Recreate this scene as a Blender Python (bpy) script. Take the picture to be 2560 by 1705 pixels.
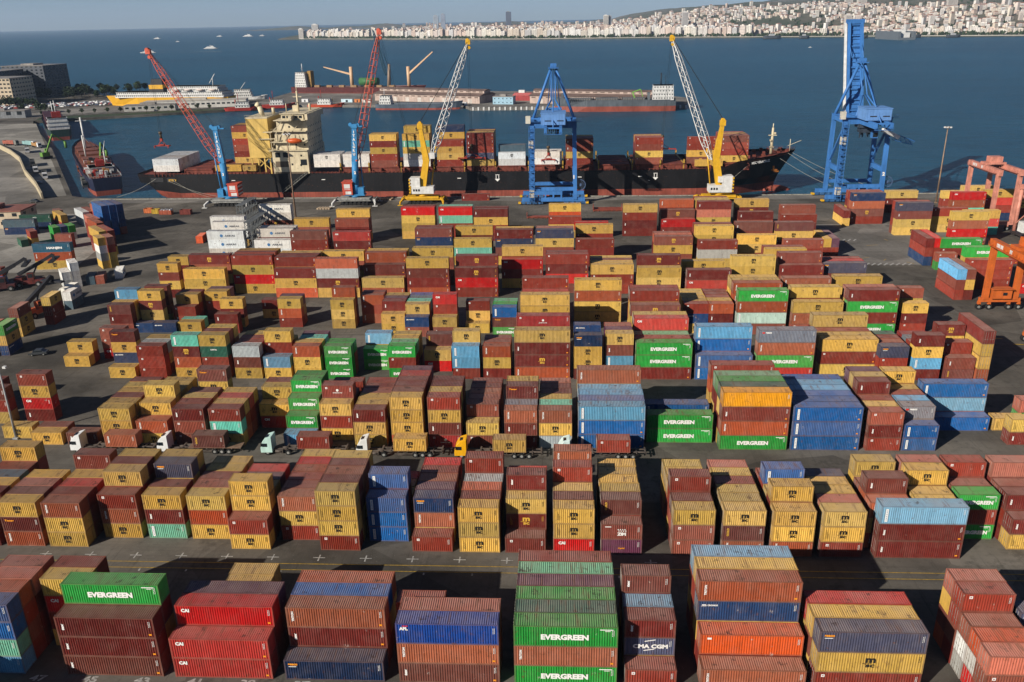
import bpy, bmesh, math, random
from math import sin, cos, pi, radians
from mathutils import Vector, Matrix, Quaternion

for _o in list(bpy.data.objects):
    bpy.data.objects.remove(_o, do_unlink=True)
SC = bpy.context.scene
COL = SC.collection
RND = random.Random(7)

# ------------------------------------------------------------------ camera
cam_d = bpy.data.cameras.new('camera')
cam = bpy.data.objects.new('camera', cam_d)
COL.objects.link(cam)
SC.camera = cam
cam_d.sensor_width = 36.0
cam_d.lens = 29.571
cam_d.clip_start = 1.0
cam_d.clip_end = 90000.0
PITCH, ROLL, YAW, CAMH = radians(21.0098), radians(-1.1777), radians(3.33666), 74.975
_f = Vector((-sin(YAW) * cos(PITCH), cos(YAW) * cos(PITCH), -sin(PITCH)))
_r = Vector((cos(YAW), sin(YAW), 0))
_d = _f.cross(_r).normalized()
_d = Vector((sin(YAW) * sin(PITCH) * 1.0, -cos(YAW) * sin(PITCH), -cos(PITCH)))
_r2 = _r * cos(ROLL) - _d * sin(ROLL)
_d2 = _r * sin(ROLL) + _d * cos(ROLL)
cam.matrix_world = Matrix(((_r2.x, -_d2.x, -_f.x, 0), (_r2.y, -_d2.y, -_f.y, 0), (_r2.z, -_d2.z, -_f.z, CAMH), (0, 0, 0, 1)))

# ------------------------------------------------------------------ sky, sun, exposure
SUN_TO = Vector((-12.8, -12.0, 8.69)).normalized()
SUN_EL = math.asin(SUN_TO.z)
SUN_AZ = math.atan2(SUN_TO.x, SUN_TO.y)
world = bpy.data.worlds.new('World')
SC.world = world
world.use_nodes = True
wn = world.node_tree.nodes
bg = wn['Background']
sky = wn.new('ShaderNodeTexSky')
sky.sky_type = 'NISHITA'
sky.sun_disc = False
sky.sun_elevation = SUN_EL
sky.sun_rotation = SUN_AZ
sky.altitude = 75
sky.air_density = 0.45
sky.dust_density = 0.3
sky.ozone_density = 2.6
world.node_tree.links.new(sky.outputs[0], bg.inputs[0])
bg.inputs[1].default_value = 0.06
sun_d = bpy.data.lights.new('sun', 'SUN')
sun_d.energy = 5.0
sun_d.angle = radians(0.53)
sun_d.color = (1.0, 0.93, 0.82)
sun = bpy.data.objects.new('sun', sun_d)
COL.objects.link(sun)
sun.rotation_euler = (-SUN_TO).to_track_quat('-Z', 'Y').to_euler()
sun.location = (-300, -280, 200)
SC.view_settings.view_transform = 'Standard'
SC.view_settings.look = 'None'
SC.view_settings.gamma = 1.0
SC.view_settings.use_curve_mapping = False
SC.view_settings.exposure = 0.33
SC.render.engine = 'CYCLES'
SC.cycles.max_bounces = 4
SC.cycles.diffuse_bounces = 1
SC.cycles.glossy_bounces = 2
SC.cycles.transmission_bounces = 2
SC.cycles.volume_bounces = 0
SC.cycles.caustics_reflective = False
SC.cycles.caustics_refractive = False

# ------------------------------------------------------------------ helpers
def tag(o, label=None, cat=None, group=None, kind=None):
    if label: o['label'] = label
    if cat: o['category'] = cat
    if group: o['group'] = group
    if kind: o['kind'] = kind
    return o

def empty(name, loc=(0, 0, 0), rz=0.0, label=None, cat=None, group=None):
    o = bpy.data.objects.new(name, None)
    COL.objects.link(o)
    o.empty_display_size = 0.3
    o.location = loc
    o.rotation_euler = (0, 0, rz)
    return tag(o, label, cat, group)

class MB:
    """collects faces; build() links them as one mesh object"""
    def __init__(s):
        s.v = []; s.f = []; s.m = []; s.c = []; s.smooth = []
        s.col = (1, 1, 1)
    def face(s, pts, mi=0, smooth=False):
        n = len(s.v)
        s.v.extend([tuple(p) for p in pts])
        s.f.append(tuple(range(n, n + len(pts))))
        s.m.append(mi); s.c.append(s.col); s.smooth.append(smooth)
    def raw(s, vs, fs, mi=0, M=None, smooth=False):
        n = len(s.v)
        for p in vs:
            s.v.append(tuple(M @ Vector(p)) if M is not None else tuple(p))
        for f in fs:
            s.f.append(tuple(n + i for i in f)); s.m.append(mi); s.c.append(s.col); s.smooth.append(smooth)
    def box(s, a, b, mi=0, M=None, skip=''):
        x0, y0, z0 = a; x1, y1, z1 = b
        vs = [(x0, y0, z0), (x1, y0, z0), (x1, y1, z0), (x0, y1, z0), (x0, y0, z1), (x1, y0, z1), (x1, y1, z1), (x0, y1, z1)]
        F = {'b': (0, 3, 2, 1), 't': (4, 5, 6, 7), 'f': (0, 1, 5, 4), 'r': (1, 2, 6, 5), 'k': (2, 3, 7, 6), 'l': (3, 0, 4, 7)}
        s.raw(vs, [F[k] for k in F if k not in skip], mi, M)
    def cbox(s, c, d, mi=0, M=None):
        s.box((c[0] - d[0] / 2, c[1] - d[1] / 2, c[2] - d[2] / 2), (c[0] + d[0] / 2, c[1] + d[1] / 2, c[2] + d[2] / 2), mi, M)
    def frust(s, a0, a1, z0, b0, b1, z1, mi=0):
        """box whose bottom rectangle a0..a1 and top rectangle b0..b1 differ"""
        vs = [(a0[0], a0[1], z0), (a1[0], a0[1], z0), (a1[0], a1[1], z0), (a0[0], a1[1], z0), (b0[0], b0[1], z1), (b1[0], b0[1], z1), (b1[0], b1[1], z1), (b0[0], b1[1], z1)]
        s.raw(vs, [(0, 3, 2, 1), (4, 5, 6, 7), (0, 1, 5, 4), (1, 2, 6, 5), (2, 3, 7, 6), (3, 0, 4, 7)], mi)
    def beam(s, p, q, w, h=None, mi=0, up=(0, 0, 1), w2=None, h2=None):
        p = Vector(p); q = Vector(q); h = h or w
        w2 = w2 or w; h2 = h2 or h
        d = (q - p)
        if d.length < 1e-6: return
        d.normalize()
        u = Vector(up)
        if abs(d.dot(u)) > 0.98: u = Vector((0, 1, 0))
        a = d.cross(u).normalized(); b = a.cross(d).normalized()
        vs = [p + a * (w / 2 * i) + b * (h / 2 * j) for i, j in ((-1, -1), (1, -1), (1, 1), (-1, 1))]
        vs += [q + a * (w2 / 2 * i) + b * (h2 / 2 * j) for i, j in ((-1, -1), (1, -1), (1, 1), (-1, 1))]
        s.raw(vs, [(0, 1, 2, 3), (7, 6, 5, 4), (0, 4, 5, 1), (1, 5, 6, 2), (2, 6, 7, 3), (3, 7, 4, 0)], mi)
    def tube(s, p, q, r, n=8, mi=0, r2=None, caps=True, smooth=True):
        p = Vector(p); q = Vector(q); r2 = r if r2 is None else r2
        d = (q - p)
        if d.length < 1e-6: return
        d.normalize()
        u = Vector((0, 0, 1)) if abs(d.z) < 0.95 else Vector((0, 1, 0))
        a = d.cross(u).normalized(); b = a.cross(d).normalized()
        k = len(s.v)
        for c, rr in ((p, r), (q, r2)):
            for i in range(n):
                t = 2 * pi * i / n
                s.v.append(tuple(c + (a * cos(t) + b * sin(t)) * rr))
        for i in range(n):
            j = (i + 1) % n
            s.f.append((k + j, k + i, k + n + i, k + n + j)); s.m.append(mi); s.c.append(s.col); s.smooth.append(smooth)
        if caps:
            s.f.append(tuple(k + i for i in range(n))); s.m.append(mi); s.c.append(s.col); s.smooth.append(False)
            s.f.append(tuple(k + n + i for i in reversed(range(n)))); s.m.append(mi); s.c.append(s.col); s.smooth.append(False)
    def path(s, pts, r, n=5, mi=0):
        for a, b in zip(pts, pts[1:]): s.tube(a, b, r, n, mi, caps=False)
    def loft(s, rings, mi=0, smooth=False, cap=True, closed=True):
        k = len(s.v); n = len(rings[0])
        for rg in rings: s.v.extend([tuple(p) for p in rg])
        for i in range(len(rings) - 1):
            for j in range(n if closed else n - 1):
                j2 = (j + 1) % n
                s.f.append((k + i * n + j, k + i * n + j2, k + (i + 1) * n + j2, k + (i + 1) * n + j)); s.m.append(mi); s.c.append(s.col); s.smooth.append(smooth)
        if cap:
            s.f.append(tuple(k + j for j in reversed(range(n)))); s.m.append(mi); s.c.append(s.col); s.smooth.append(False)
            s.f.append(tuple(k + (len(rings) - 1) * n + j for j in range(n))); s.m.append(mi); s.c.append(s.col); s.smooth.append(False)
    def wheel(s, c, r, w, axis='y', mi=0, mh=None, n=14):
        c = Vector(c); A = {'x': Vector((1, 0, 0)), 'y': Vector((0, 1, 0))}[axis]
        s.tube(c - A * w / 2, c + A * w / 2, r, n, mi)
        if mh is not None: s.tube(c - A * (w / 2 + .02), c + A * (w / 2 + .02), r * .5, 8, mh)
    def mesh(s, name, mats, color=False):
        me = bpy.data.meshes.new(name)
        me.from_pydata(s.v, [], s.f)
        if not isinstance(mats, (list, tuple)): mats = [mats]
        for m in mats: me.materials.append(m)
        if len(mats) > 1: me.polygons.foreach_set('material_index', s.m)
        if any(s.smooth): me.polygons.foreach_set('use_smooth', s.smooth)
        if color:
            at = me.color_attributes.new('Col', 'FLOAT_COLOR', 'CORNER')
            buf = []
            for f, c in zip(s.f, s.c): buf.extend((c[0], c[1], c[2], 1.0) * len(f))
            at.data.foreach_set('color', buf)
        me.update()
        return me
    def build(s, name, mats, parent=None, color=False, **kw):
        return link(name, s.mesh(name, mats, color), parent, **kw)

def link(name, me, parent=None, loc=None, rz=None, color=None, **kw):
    o = bpy.data.objects.new(name, me)
    COL.objects.link(o)
    if parent is not None: o.parent = parent
    if loc is not None: o.location = loc
    if rz is not None: o.rotation_euler = (0, 0, rz)
    if color is not None: o.color = (color[0], color[1], color[2], 1)
    return tag(o, **kw) if kw else o

KIDS = {}
def copy_tree(o, parent=None):
    c = o.copy(); COL.objects.link(c)
    if parent is not None: c.parent = parent
    for ch in list(o.children): copy_tree(ch, c)
    return c

# ------------------------------------------------------------------ materials
def nt(m): return m.node_tree.nodes, m.node_tree.links
def newmat(name):
    m = bpy.data.materials.new(name); m.use_nodes = True
    return m, m.node_tree.nodes, m.node_tree.links, m.node_tree.nodes['Principled BSDF']
def N(nodes, t, **kw):
    n = nodes.new(t)
    for k, v in kw.items(): setattr(n, k, v)
    return n
def mixc(nodes, links, fac, a, b, blend='MIX'):
    n = nodes.new('ShaderNodeMix'); n.data_type = 'RGBA'; n.blend_type = blend
    for sock, val in ((n.inputs[0], fac), (n.inputs[6], a), (n.inputs[7], b)):
        if hasattr(val, 'is_linked') or hasattr(val, 'links'): links.new(val, sock)
        elif isinstance(val, (int, float)): sock.default_value = val
        else: sock.default_value = (val[0], val[1], val[2], 1)
    return n.outputs[2]
def ramp(nodes, links, src, stops):
    r = nodes.new('ShaderNodeValToRGB')
    while len(r.color_ramp.elements) < len(stops): r.color_ramp.elements.new(0.5)
    for e, (p, v) in zip(r.color_ramp.elements, stops):
        e.position = p; e.color = (v, v, v, 1) if isinstance(v, (int, float)) else (v[0], v[1], v[2], 1)
    links.new(src, r.inputs[0])
    return r.outputs[0]
def noise(nodes, links, vec, scale, detail=3, rough=.55, stretch=None):
    if stretch:
        mp = nodes.new('ShaderNodeMapping'); mp.inputs['Scale'].default_value = stretch
        links.new(vec, mp.inputs[0]); vec = mp.outputs[0]
    n = nodes.new('ShaderNodeTexNoise'); n.inputs['Scale'].default_value = scale
    n.inputs['Detail'].default_value = detail; n.inputs['Roughness'].default_value = rough
    links.new(vec, n.inputs['Vector'])
    return n.outputs[0]
def paint(name, c, rough=.55, metal=0.0, dirt=.25, scale=.6, rust=0.0, spec=.3, streak=True):
    """painted or plain surface with uneven dirt, streaks and optional rust"""
    m, n, l, b = newmat(name)
    tc = N(n, 'ShaderNodeTexCoord'); geo = N(n, 'ShaderNodeNewGeometry')
    v = geo.outputs['Position']
    a = noise(n, l, v, scale, 4)
    f = ramp(n, l, a, ((.35, 1 - dirt), (.7, 1.0)))
    col = mixc(n, l, 1.0, c, f, 'MULTIPLY')
    if streak:
        s2 = noise(n, l, v, 1.0, 3, .6, (1.3, 1.3, .12))
        col = mixc(n, l, 1.0, col, ramp(n, l, s2, ((.3, 1 - dirt * .8), (.6, 1.0))), 'MULTIPLY')
    if rust > 0:
        r = noise(n, l, v, 1.7, 5, .65)
        col = mixc(n, l, ramp(n, l, r, ((.66 - rust, 0), (.72 - rust * .6, .85))), col, (.13, .055, .028))
    l.new(col, b.inputs['Base Color'])
    b.inputs['Roughness'].default_value = rough
    b.inputs['Metallic'].default_value = metal
    b.inputs['Specular IOR Level'].default_value = spec
    return m
MATS = {}
def P(key, c, **kw):
    if key not in MATS: MATS[key] = paint(key, c, **kw)
    return MATS[key]
# ------------------------------------------------------------------ the setting: water, yard, quays
WATER_Z = -2.2
def ground_mat(name, base, spread=.35, patch=.12, lines=False):
    m, n, l, b = newmat(name)
    geo = N(n, 'ShaderNodeNewGeometry'); v = geo.outputs['Position']
    c = mixc(n, l, ramp(n, l, noise(n, l, v, .045, 5, .6), ((.35, 0), (.68, 1))), [x * (1 - spread) for x in base], [x * (1 + spread) for x in base])
    c = mixc(n, l, ramp(n, l, noise(n, l, v, .6, 4, .65), ((.52, 0), (.74, .55))), c, [x * .42 for x in base])
    # worn paving fields and long tyre streaks
    c = mixc(n, l, ramp(n, l, noise(n, l, v, .35, 3, .6, (.06, 1.6, 1)), ((.5, 0), (.72, .5))), c, [x * .55 for x in base])
    c = mixc(n, l, ramp(n, l, noise(n, l, v, .16, 6, .7), ((.56, 0), (.66, .6))), c, [x * .38 for x in base])
    c = mixc(n, l, ramp(n, l, noise(n, l, v, 1.3, 4, .6, (1.2, .05, 1)), ((.56, 0), (.7, .45))), c, [x * .4 for x in base])
    vo = N(n, 'ShaderNodeTexVoronoi'); vo.inputs['Scale'].default_value = .035; l.new(v, vo.inputs['Vector'])
    bw_ = N(n, 'ShaderNodeRGBToBW'); l.new(vo.outputs['Color'], bw_.inputs[0]); c = mixc(n, l, 1.0, c, ramp(n, l, bw_.outputs[0], ((.2, .72), (.8, 1.12))), 'MULTIPLY')
    c = mixc(n, l, ramp(n, l, noise(n, l, v, 4.0, 3, .7), ((.63, 0), (.7, .35))), c, [min(1, x * 2.6) for x in base])
    l.new(c, b.inputs['Base Color'])
    b.inputs['Roughness'].default_value = .9
    b.inputs['Specular IOR Level'].default_value = .15
    bp = N(n, 'ShaderNodeBump'); bp.inputs['Strength'].default_value = .25; bp.inputs['Distance'].default_value = .03
    l.new(noise(n, l, v, 3.0, 4), bp.inputs['Height']); l.new(bp.outputs[0], b.inputs['Normal'])
    return m
ASPHALT = ground_mat('asphalt', (.128, .115, .098), .45)
CONCRETE = ground_mat('concrete', (.215, .20, .18), .3)
PALECON = ground_mat('pale_concrete', (.28, .262, .232), .25)

def water_mat():
    m, n, l, b = newmat('sea_water')
    geo = N(n, 'ShaderNodeNewGeometry'); v = geo.outputs['Position']
    c = mixc(n, l, ramp(n, l, noise(n, l, v, .0016, 4, .5, (1, 2.2, 1)), ((.35, 0), (.7, 1))), (.010, .070, .125), (.015, .095, .165))
    c = mixc(n, l, ramp(n, l, noise(n, l, v, .012, 3, .5, (.35, 1.5, 1)), ((.45, 0), (.75, .5))), c, (.02, .11, .175))
    c = mixc(n, l, 1.0, c, ramp(n, l, noise(n, l, v, .11, 4, .7, (.45, 1.3, 1)), ((.3, .72), (.7, 1.22))), 'MULTIPLY')  # light and dark of wind ripples multiplied into the water colour
    l.new(c, b.inputs['Base Color'])
    b.inputs['Roughness'].default_value = .32
    b.inputs['IOR'].default_value = 1.2
    h1 = noise(n, l, v, .12, 5, .65, (.7, 1.7, 1)); h2 = noise(n, l, v, 1.1, 3, .6, (.8, 1.7, 1))
    add = N(n, 'ShaderNodeMath'); add.operation = 'MULTIPLY_ADD'; l.new(h1, add.inputs[0]); add.inputs[1].default_value = 2.4; l.new(h2, add.inputs[2])
    bp = N(n, 'ShaderNodeBump'); bp.inputs['Strength'].default_value = 1.0; bp.inputs['Distance'].default_value = 1.6
    l.new(add.outputs[0], bp.inputs['Height']); l.new(bp.outputs[0], b.inputs['Normal'])
    return m
def sheet(name, pts, z, mat, kind='structure', depth=None, **kw):
    mb = MB()
    if depth is None: mb.face([(x, y, z) for x, y in pts])
    else:
        mb.face([(x, y, z) for x, y in pts])
        for (a, b_), (c, d) in zip(pts, pts[1:] + pts[:1]):
            mb.face([(a, b_, z - depth), (c, d, z - depth), (c, d, z), (a, b_, z)])
    return mb.build(name, mat, kind=kind, **kw)
sheet('sea', [(-16500, 330), (16500, 330), (16500, 22500), (-16500, 22500)], WATER_Z, water_mat())

QY = lambda x: 378.0 - 0.012 * (x + 212) if x < 60 else 374.7       # the quay edge
yard_pts = [(-900, -400), (900, -400), (900, 375.0), (60, 374.7), (-219, 381), (-230, 386), (-333, 547), (-438, 700), (-452, 724), (-311, 796), (-300, 815), (-305, 905), (-460, 905), (-540, 1005), (-585, 1079), (-660, 1098), (-900, 1180), (-1900, 1180), (-1900, -400)]
sheet('yard_ground', yard_pts, 0.0, ASPHALT, depth=7.0)
# pale concrete apron along the quay and the old quay on the left
sheet('quay_apron', [(-214, 369), (60, 365.5), (400, 365.5), (400, 374.2), (60, 374.2), (-216, 380.2)], .004, CONCRETE)
sheet('left_quay', [(-243, 384), (-234, 388), (-436, 701), (-520, 705), (-371, 551), (-322, 495), (-262, 400)], .006, PALECON)
sheet('approach_road', [(-265, 340), (-243, 382), (-322, 494), (-371, 551), (-455, 640), (-600, 700), (-600, 560), (-430, 430), (-330, 340)], .008, CONCRETE)
sheet('freight_yard', [(-235, 255), (-160, 258), (-168, 300), (-185, 344), (-250, 352), (-330, 335), (-330, 255)], .008, PALECON)
sheet('right_yard_paving', [(92, 262), (150, 262), (150, 318), (84, 318)], .004, CONCRETE)
# quay edge kerb and pale fender line
kb = MB()
for i in range(62):
    x0 = -212 + i * 8.0
    if x0 > 270: break
    y = QY(x0) - .2
    kb.box((x0, y - .9, .012), (x0 + 7.7, y, .28))
kb.build('quay_kerb', P('kerb_paint', (.42, .40, .34), dirt=.45), kind='structure')
fb = MB()
for i in range(170):
    x0 = -210 + i * 2.9
    y = QY(x0)
    fb.box((x0, y - .05, -1.7), (x0 + .9, y + .5, .05))
fb.build('quay_fenders', P('fender_rubber', (.5, .47, .4), dirt=.5), kind='stuff')

# ------------------------------------------------------------------ containers
CW, H20, H40, L20, L40 = 2.438, 2.591, 2.896, 6.058, 12.192
COLS = {
 'y': (.64, .40, .085), 'M': (.17, .028, .022), 'r': (.27, .040, .024), 't': (.38, .082, .032), 'x': (.175, .024, .018),
 'c': (.52, .012, .012), 'n': (.014, .034, .095), 'N': (.018, .05, .14), 'G': (.20, .22, .27), 'k': (.03, .06, .15),
 'a': (.012, .06, .30), 'Z': (.19, .035, .028), 'T': (.165, .03, .024), 'w': (.82, .80, .75), 'u': (.14, .39, .60),
 'U': (.014, .11, .33), 'q': (.15, .54, .40), 'g': (.16, .05, .04), 's': (.44, .46, .45), 'E': (.028, .33, .05),
 'A': (.80, .36, .015), 'P': (.46, .14, .095), 'o': (.60, .095, .03), 'O': (.55, .085, .018), 'p': (.12, .035, .075),
 'D': (.03, .11, .07), 'e': (.16, .45, .24), 'S': (.10, .16, .20), 'm': (.55, .72, .62), 'z': (.17, .035, .026), 'h': (.30, .03, .028),
 'b': (.03, .12, .19), 'W': (.80, .79, .76), 'v': (.80, .79, .76)}
SHADE = {'y': 'mustard', 'M': 'maroon', 'r': 'brown', 't': 'rust-orange', 'x': 'dark-maroon', 'c': 'red', 'n': 'navy', 'N': 'dark-blue', 'G': 'grey-blue',
 'k': 'slate-blue', 'a': 'royal-blue', 'Z': 'oxblood', 'T': 'maroon', 'w': 'white', 'u': 'sky-blue', 'U': 'blue', 'q': 'mint', 'g': 'maroon', 's': 'silver',
 'E': 'green', 'A': 'amber', 'P': 'salmon', 'o': 'orange', 'O': 'vermilion', 'p': 'purple', 'D': 'bottle-green', 'e': 'pale-green', 'S': 'steel-blue', 'm': 'pale-mint', 'z': 'chestnut', 'h': 'crimson', 'b': 'petrol-blue', 'W': 'plain-white', 'v': 'white'}

def cpaint(name, roof=False, attr=False):
    m, n, l, b = newmat(name)
    oi = N(n, 'ShaderNodeObjectInfo'); geo = N(n, 'ShaderNodeNewGeometry')
    pos = geo.outputs['Position']
    if attr:
        at = N(n, 'ShaderNodeAttribute'); at.attribute_name = 'Col'; c = at.outputs['Color']
    else: c = oi.outputs['Color']
    # sun-bleached areas, grime, rain streaks and rust
    c = mixc(n, l, ramp(n, l, noise(n, l, pos, .55, 4, .6), ((.45, 0), (.8, .12))), c, (.42, .34, .28))
    c = mixc(n, l, 1.0, c, ramp(n, l, noise(n, l, pos, .9, 5, .65), ((.3, .82), (.58, 1.0))), 'MULTIPLY')
    if roof:
        c = mixc(n, l, ramp(n, l, noise(n, l, pos, .32, 4, .6), ((.3, .14), (.72, .44))), c, (.40, .30, .25))
        c = mixc(n, l, ramp(n, l, noise(n, l, pos, .75, 4, .7), ((.58, 0), (.68, .8))), c, (.06, .038, .032))
        c = mixc(n, l, ramp(n, l, noise(n, l, pos, 1.1, 3, .6, (2.2, .25, 1)), ((.54, 0), (.68, .6))), c, (.17, .085, .05))
    else:
        c = mixc(n, l, 1.0, c, ramp(n, l, noise(n, l, pos, 1.2, 3, .6, (1.5, 1.5, .1)), ((.32, .84), (.55, 1.0))), 'MULTIPLY')
        c = mixc(n, l, ramp(n, l, noise(n, l, pos, 1.4, 5, .7), ((.60, 0), (.70, .75))), c, (.13, .055, .03))
        c = mixc(n, l, ramp(n, l, noise(n, l, pos, 2.6, 4, .65, (1.6, 1.6, .22)), ((.60, 0), (.70, .55))), c, (.10, .05, .032))
        c = mixc(n, l, ramp(n, l, noise(n, l, pos, .8, 5, .75), ((.66, 0), (.69, .5))), c, (.5, .44, .38))
    l.new(c, b.inputs['Base Color'])
    b.inputs['Roughness'].default_value = .62 if roof else .5
    b.inputs['Specular IOR Level'].default_value = .25
    return m
PAINT, ROOFP = cpaint('container_paint'), cpaint('container_roof_paint', True)
PAINT_A, ROOF_A = cpaint('container_paint_mixed', False, True), cpaint('container_roof_mixed', True, True)
FRAMEP = PAINT
def flat(name, c, rough=.6):
    m, n, l, b = newmat(name); b.inputs['Base Color'].default_value = (*c, 1); b.inputs['Roughness'].default_value = rough
    b.inputs['Specular IOR Level'].default_value = .2
    return m
INK = {'k': flat('ink_black', (.02, .018, .016)), 'w': flat('ink_white', (.78, .76, .72)), 'y': flat('ink_yellow', (.62, .36, .05)), 'o': flat('ink_orange', (.75, .27, .02)), 'b': flat('ink_blue', (.05, .16, .34)), 'r': flat('ink_red', (.6, .03, .02)), 'g': flat('ink_grey', (.09, .10, .12))}
STEEL_DARK = P('dark_steel', (.03, .03, .032), rough=.6)
BAR = P('door_bars', (.34, .30, .26), rough=.5, dirt=.4)

_tc = {}
def text_geo(txt, size, bold=.0, shear=0.0):
    """flat lettering: (verts, faces) in the XZ plane, left-bottom at origin"""
    k = (txt, size, bold, shear)
    if k in _tc: return _tc[k]
    cu = bpy.data.curves.new('t', 'FONT'); cu.body = txt; cu.size = size; cu.offset = bold * size; cu.resolution_u = 2; cu.shear = shear
    o = bpy.data.objects.new('t', cu); COL.objects.link(o)
    dg = bpy.context.evaluated_depsgraph_get()
    me = bpy.data.meshes.new_from_object(o.evaluated_get(dg))
    vs = [(v.co.x, 0.0, v.co.y) for v in me.vertices]
    if vs:
        mx, mz = min(v[0] for v in vs), min(v[2] for v in vs)
        vs = [(v[0] - mx, 0, v[2] - mz) for v in vs]
    fs = [tuple(p.vertices) for p in me.polygons]
    # make sure the faces look towards -Y
    if fs:
        a, b_, c = (Vector(vs[i]) for i in fs[0][:3])
        if (b_ - a).cross(c - a).y > 0: fs = [tuple(reversed(f)) for f in fs]
    bpy.data.objects.remove(o); bpy.data.curves.remove(cu); bpy.data.meshes.remove(me)
    w = max([v[0] for v in vs] or [0]); h = max([v[2] for v in vs] or [0])
    _tc[k] = (vs, fs, w, h)
    return _tc[k]
def put_text(mb, txt, x, z, h, mi=0, bold=.03, center=False, w=None, vert=False, shear=0.0, y=0.0):
    vs, fs, tw, th = text_geo(txt, 1.0, bold, shear)
    if not vs: return
    s = h / th; sx = s if w is None else w / tw
    out = []
    for a, _, c in vs:
        px, pz = a * sx, c * s
        if center: px -= tw * sx / 2
        if vert: px, pz = -pz, px                      # reads upwards
        out.append((x + px, y, z + pz))
    mb.raw(out, fs, mi)
def rect(mb, x0, z0, x1, z1, mi=0, y=0.0):
    mb.face([(x0, y, z0), (x1, y, z0), (x1, y, z1), (x0, y, z1)], mi)
INKL = list(INK.keys())
def logo(code, L, H):
    """lettering on the long side, origin left-bottom-front, faces at y = 0"""
    mb = MB(); I = INKL.index
    f40 = L > 7
    cx = L / 2
    big = 1.0 if f40 else .92
    if code in 'yMv':
        ink = I('y') if code == 'M' else I('k')
        put_text(mb, 'm', cx - .60 * big, H * .50, .70 * big, ink, .045, w=1.20 * big)
        put_text(mb, 'sc', cx - .52 * big, H * .50 - .66 * big, .46 * big, ink, .04, w=1.04 * big)
        rect(mb, cx - .92 * big, H * .50 - .12, cx + .1, H * .50 - .06, ink)
    elif code == 'E':
        w = 5.6 if f40 else 4.25
        put_text(mb, 'EVERGREEN', cx - (0.1 if f40 else -.05), H * .34, .80 if f40 else .66, I('w'), .055, True, w)
        rect(mb, L - 2.1, H - .42, L - .55, H - .30, I('w')); rect(mb, L - 1.5, H - .60, L - .85, H - .52, I('w'))
    elif code == 't': put_text(mb, 'TRITON', .95, H * .30, .30, I('w'), .05, vert=True, w=1.45)
    elif code == 'x': put_text(mb, 'tex', 1.0, H * .34, .34, I('w'), .06, vert=True, w=1.0, shear=.2)
    elif code in 'rzh':
        rect(mb, .75, H - .72, 1.15, H - .34, I('w')); rect(mb, .85, H - .62, 1.05, H - .46, I('r'))
        if code == 'h':
            put_text(mb, 'HAMBURG SUD', cx, H * .38, .2, I('w'), .03, True)
            mb.tube((cx, .001, H * .62), (cx, .002, H * .62), .26, 12, I('w'))
    elif code == 'c': put_text(mb, 'CAI', .75, H - .98, .52, I('w'), .06)
    elif code == 'n': put_text(mb, 'seaco', .5, H - .72, .30, I('o'), .06); rect(mb, .55, H - .95, 1.5, H - .86, I('w'))
    elif code == 'N':
        put_text(mb, 'CRONOS', 1.15, H - .74, .24, I('w'), .05); put_text(mb, '~', .45, H - .78, .14, I('w'), .12, w=.6)
        rect(mb, .5, H - .62, 1.0, H - .50, I('w'))
    elif code == 'G': rect(mb, .8, H - .82, 1.35, H - .5, I('r')); put_text(mb, 'seaco', 1.5, H - .82, .34, I('w'), .06)
    elif code == 'k':
        put_text(mb, 'CMA CGM', cx + .1, H * .40, .62, I('w'), .05, True, 4.2)
        for s in (-1, 1):
            for i in range(8):
                t0, t1 = i / 8, (i + 1) / 8
                zz = lambda t: (H * .5 + s * (.72 + .25 * t)) if s > 0 else (H * .5 - .40 - .25 * t)
                xa, xb = cx + s * (-.6 + 1.3 * t0), cx + s * (-.6 + 1.3 * t1)
                if s < 0: xa, xb, t0, t1 = xb, xa, t1, t0
                mb.face([(xa, 0, zz(t0)), (xb, 0, zz(t1)), (xb, 0, zz(t1) + .12), (xa, 0, zz(t0) + .12)], I('w'))
    elif code == 'a': put_text(mb, 'APL', .45, H - .95, .46, I('w'), .06); rect(mb, .8, H - .40, 1.5, H - .28, I('r'))
    elif code == 'Z':
        put_text(mb, 'ZIM', cx, H * .26, .55, I('w'), .07, True, 1.3)
        for i in range(4):
            for j in range(2): mb.tube((cx - .5 + i * .33 + j * .12, .001, H * .66 - j * .24), (cx - .5 + i * .33 + j * .12, .002, H * .66 - j * .24), .10, 6, I('w'))
        rect(mb, .6, H - .5, 1.5, H - .36, I('w'))
    elif code == 'T': put_text(mb, 'Texas', .55, H - .80, .32, I('o'), .06, w=1.5)
    elif code in 'uUqm':
        rect(mb, .62, .38, 1.02, H - .42, I('w'))
        for i in range(6): rect(mb, .76, .62 + i * (H - 1.1) / 6, .90, .74 + i * (H - 1.1) / 6, I('b'), -.002)
    elif code == 'w':
        put_text(mb, 'ARKAS', cx - .2, H * .36, .62, I('g'), .03, w=3.5)
        mb.tube((cx - 1.3, .001, H * .47), (cx - 1.3, .002, H * .47), .5, 14, I('b'))
    elif code == 'g': put_text(mb, 'GOLD', .95, H * .30, .34, I('y'), .05, vert=True, w=1.4)
    elif code == 'D': put_text(mb, 'CAPITAL', cx, H * .62, .3, I('w'), .04, True)
    elif code == 'p': put_text(mb, 'Capital', cx, H * .34, .34, I('o'), .04, True, shear=.2)
    elif code == 'b': put_text(mb, 'HANJIN', cx - 1.5, H * .30, .95, I('w'), .06, w=5.0)
    elif code == 'O': rect(mb, .85, H - .7, 1.35, H - .42, I('w'))
    return mb
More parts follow.
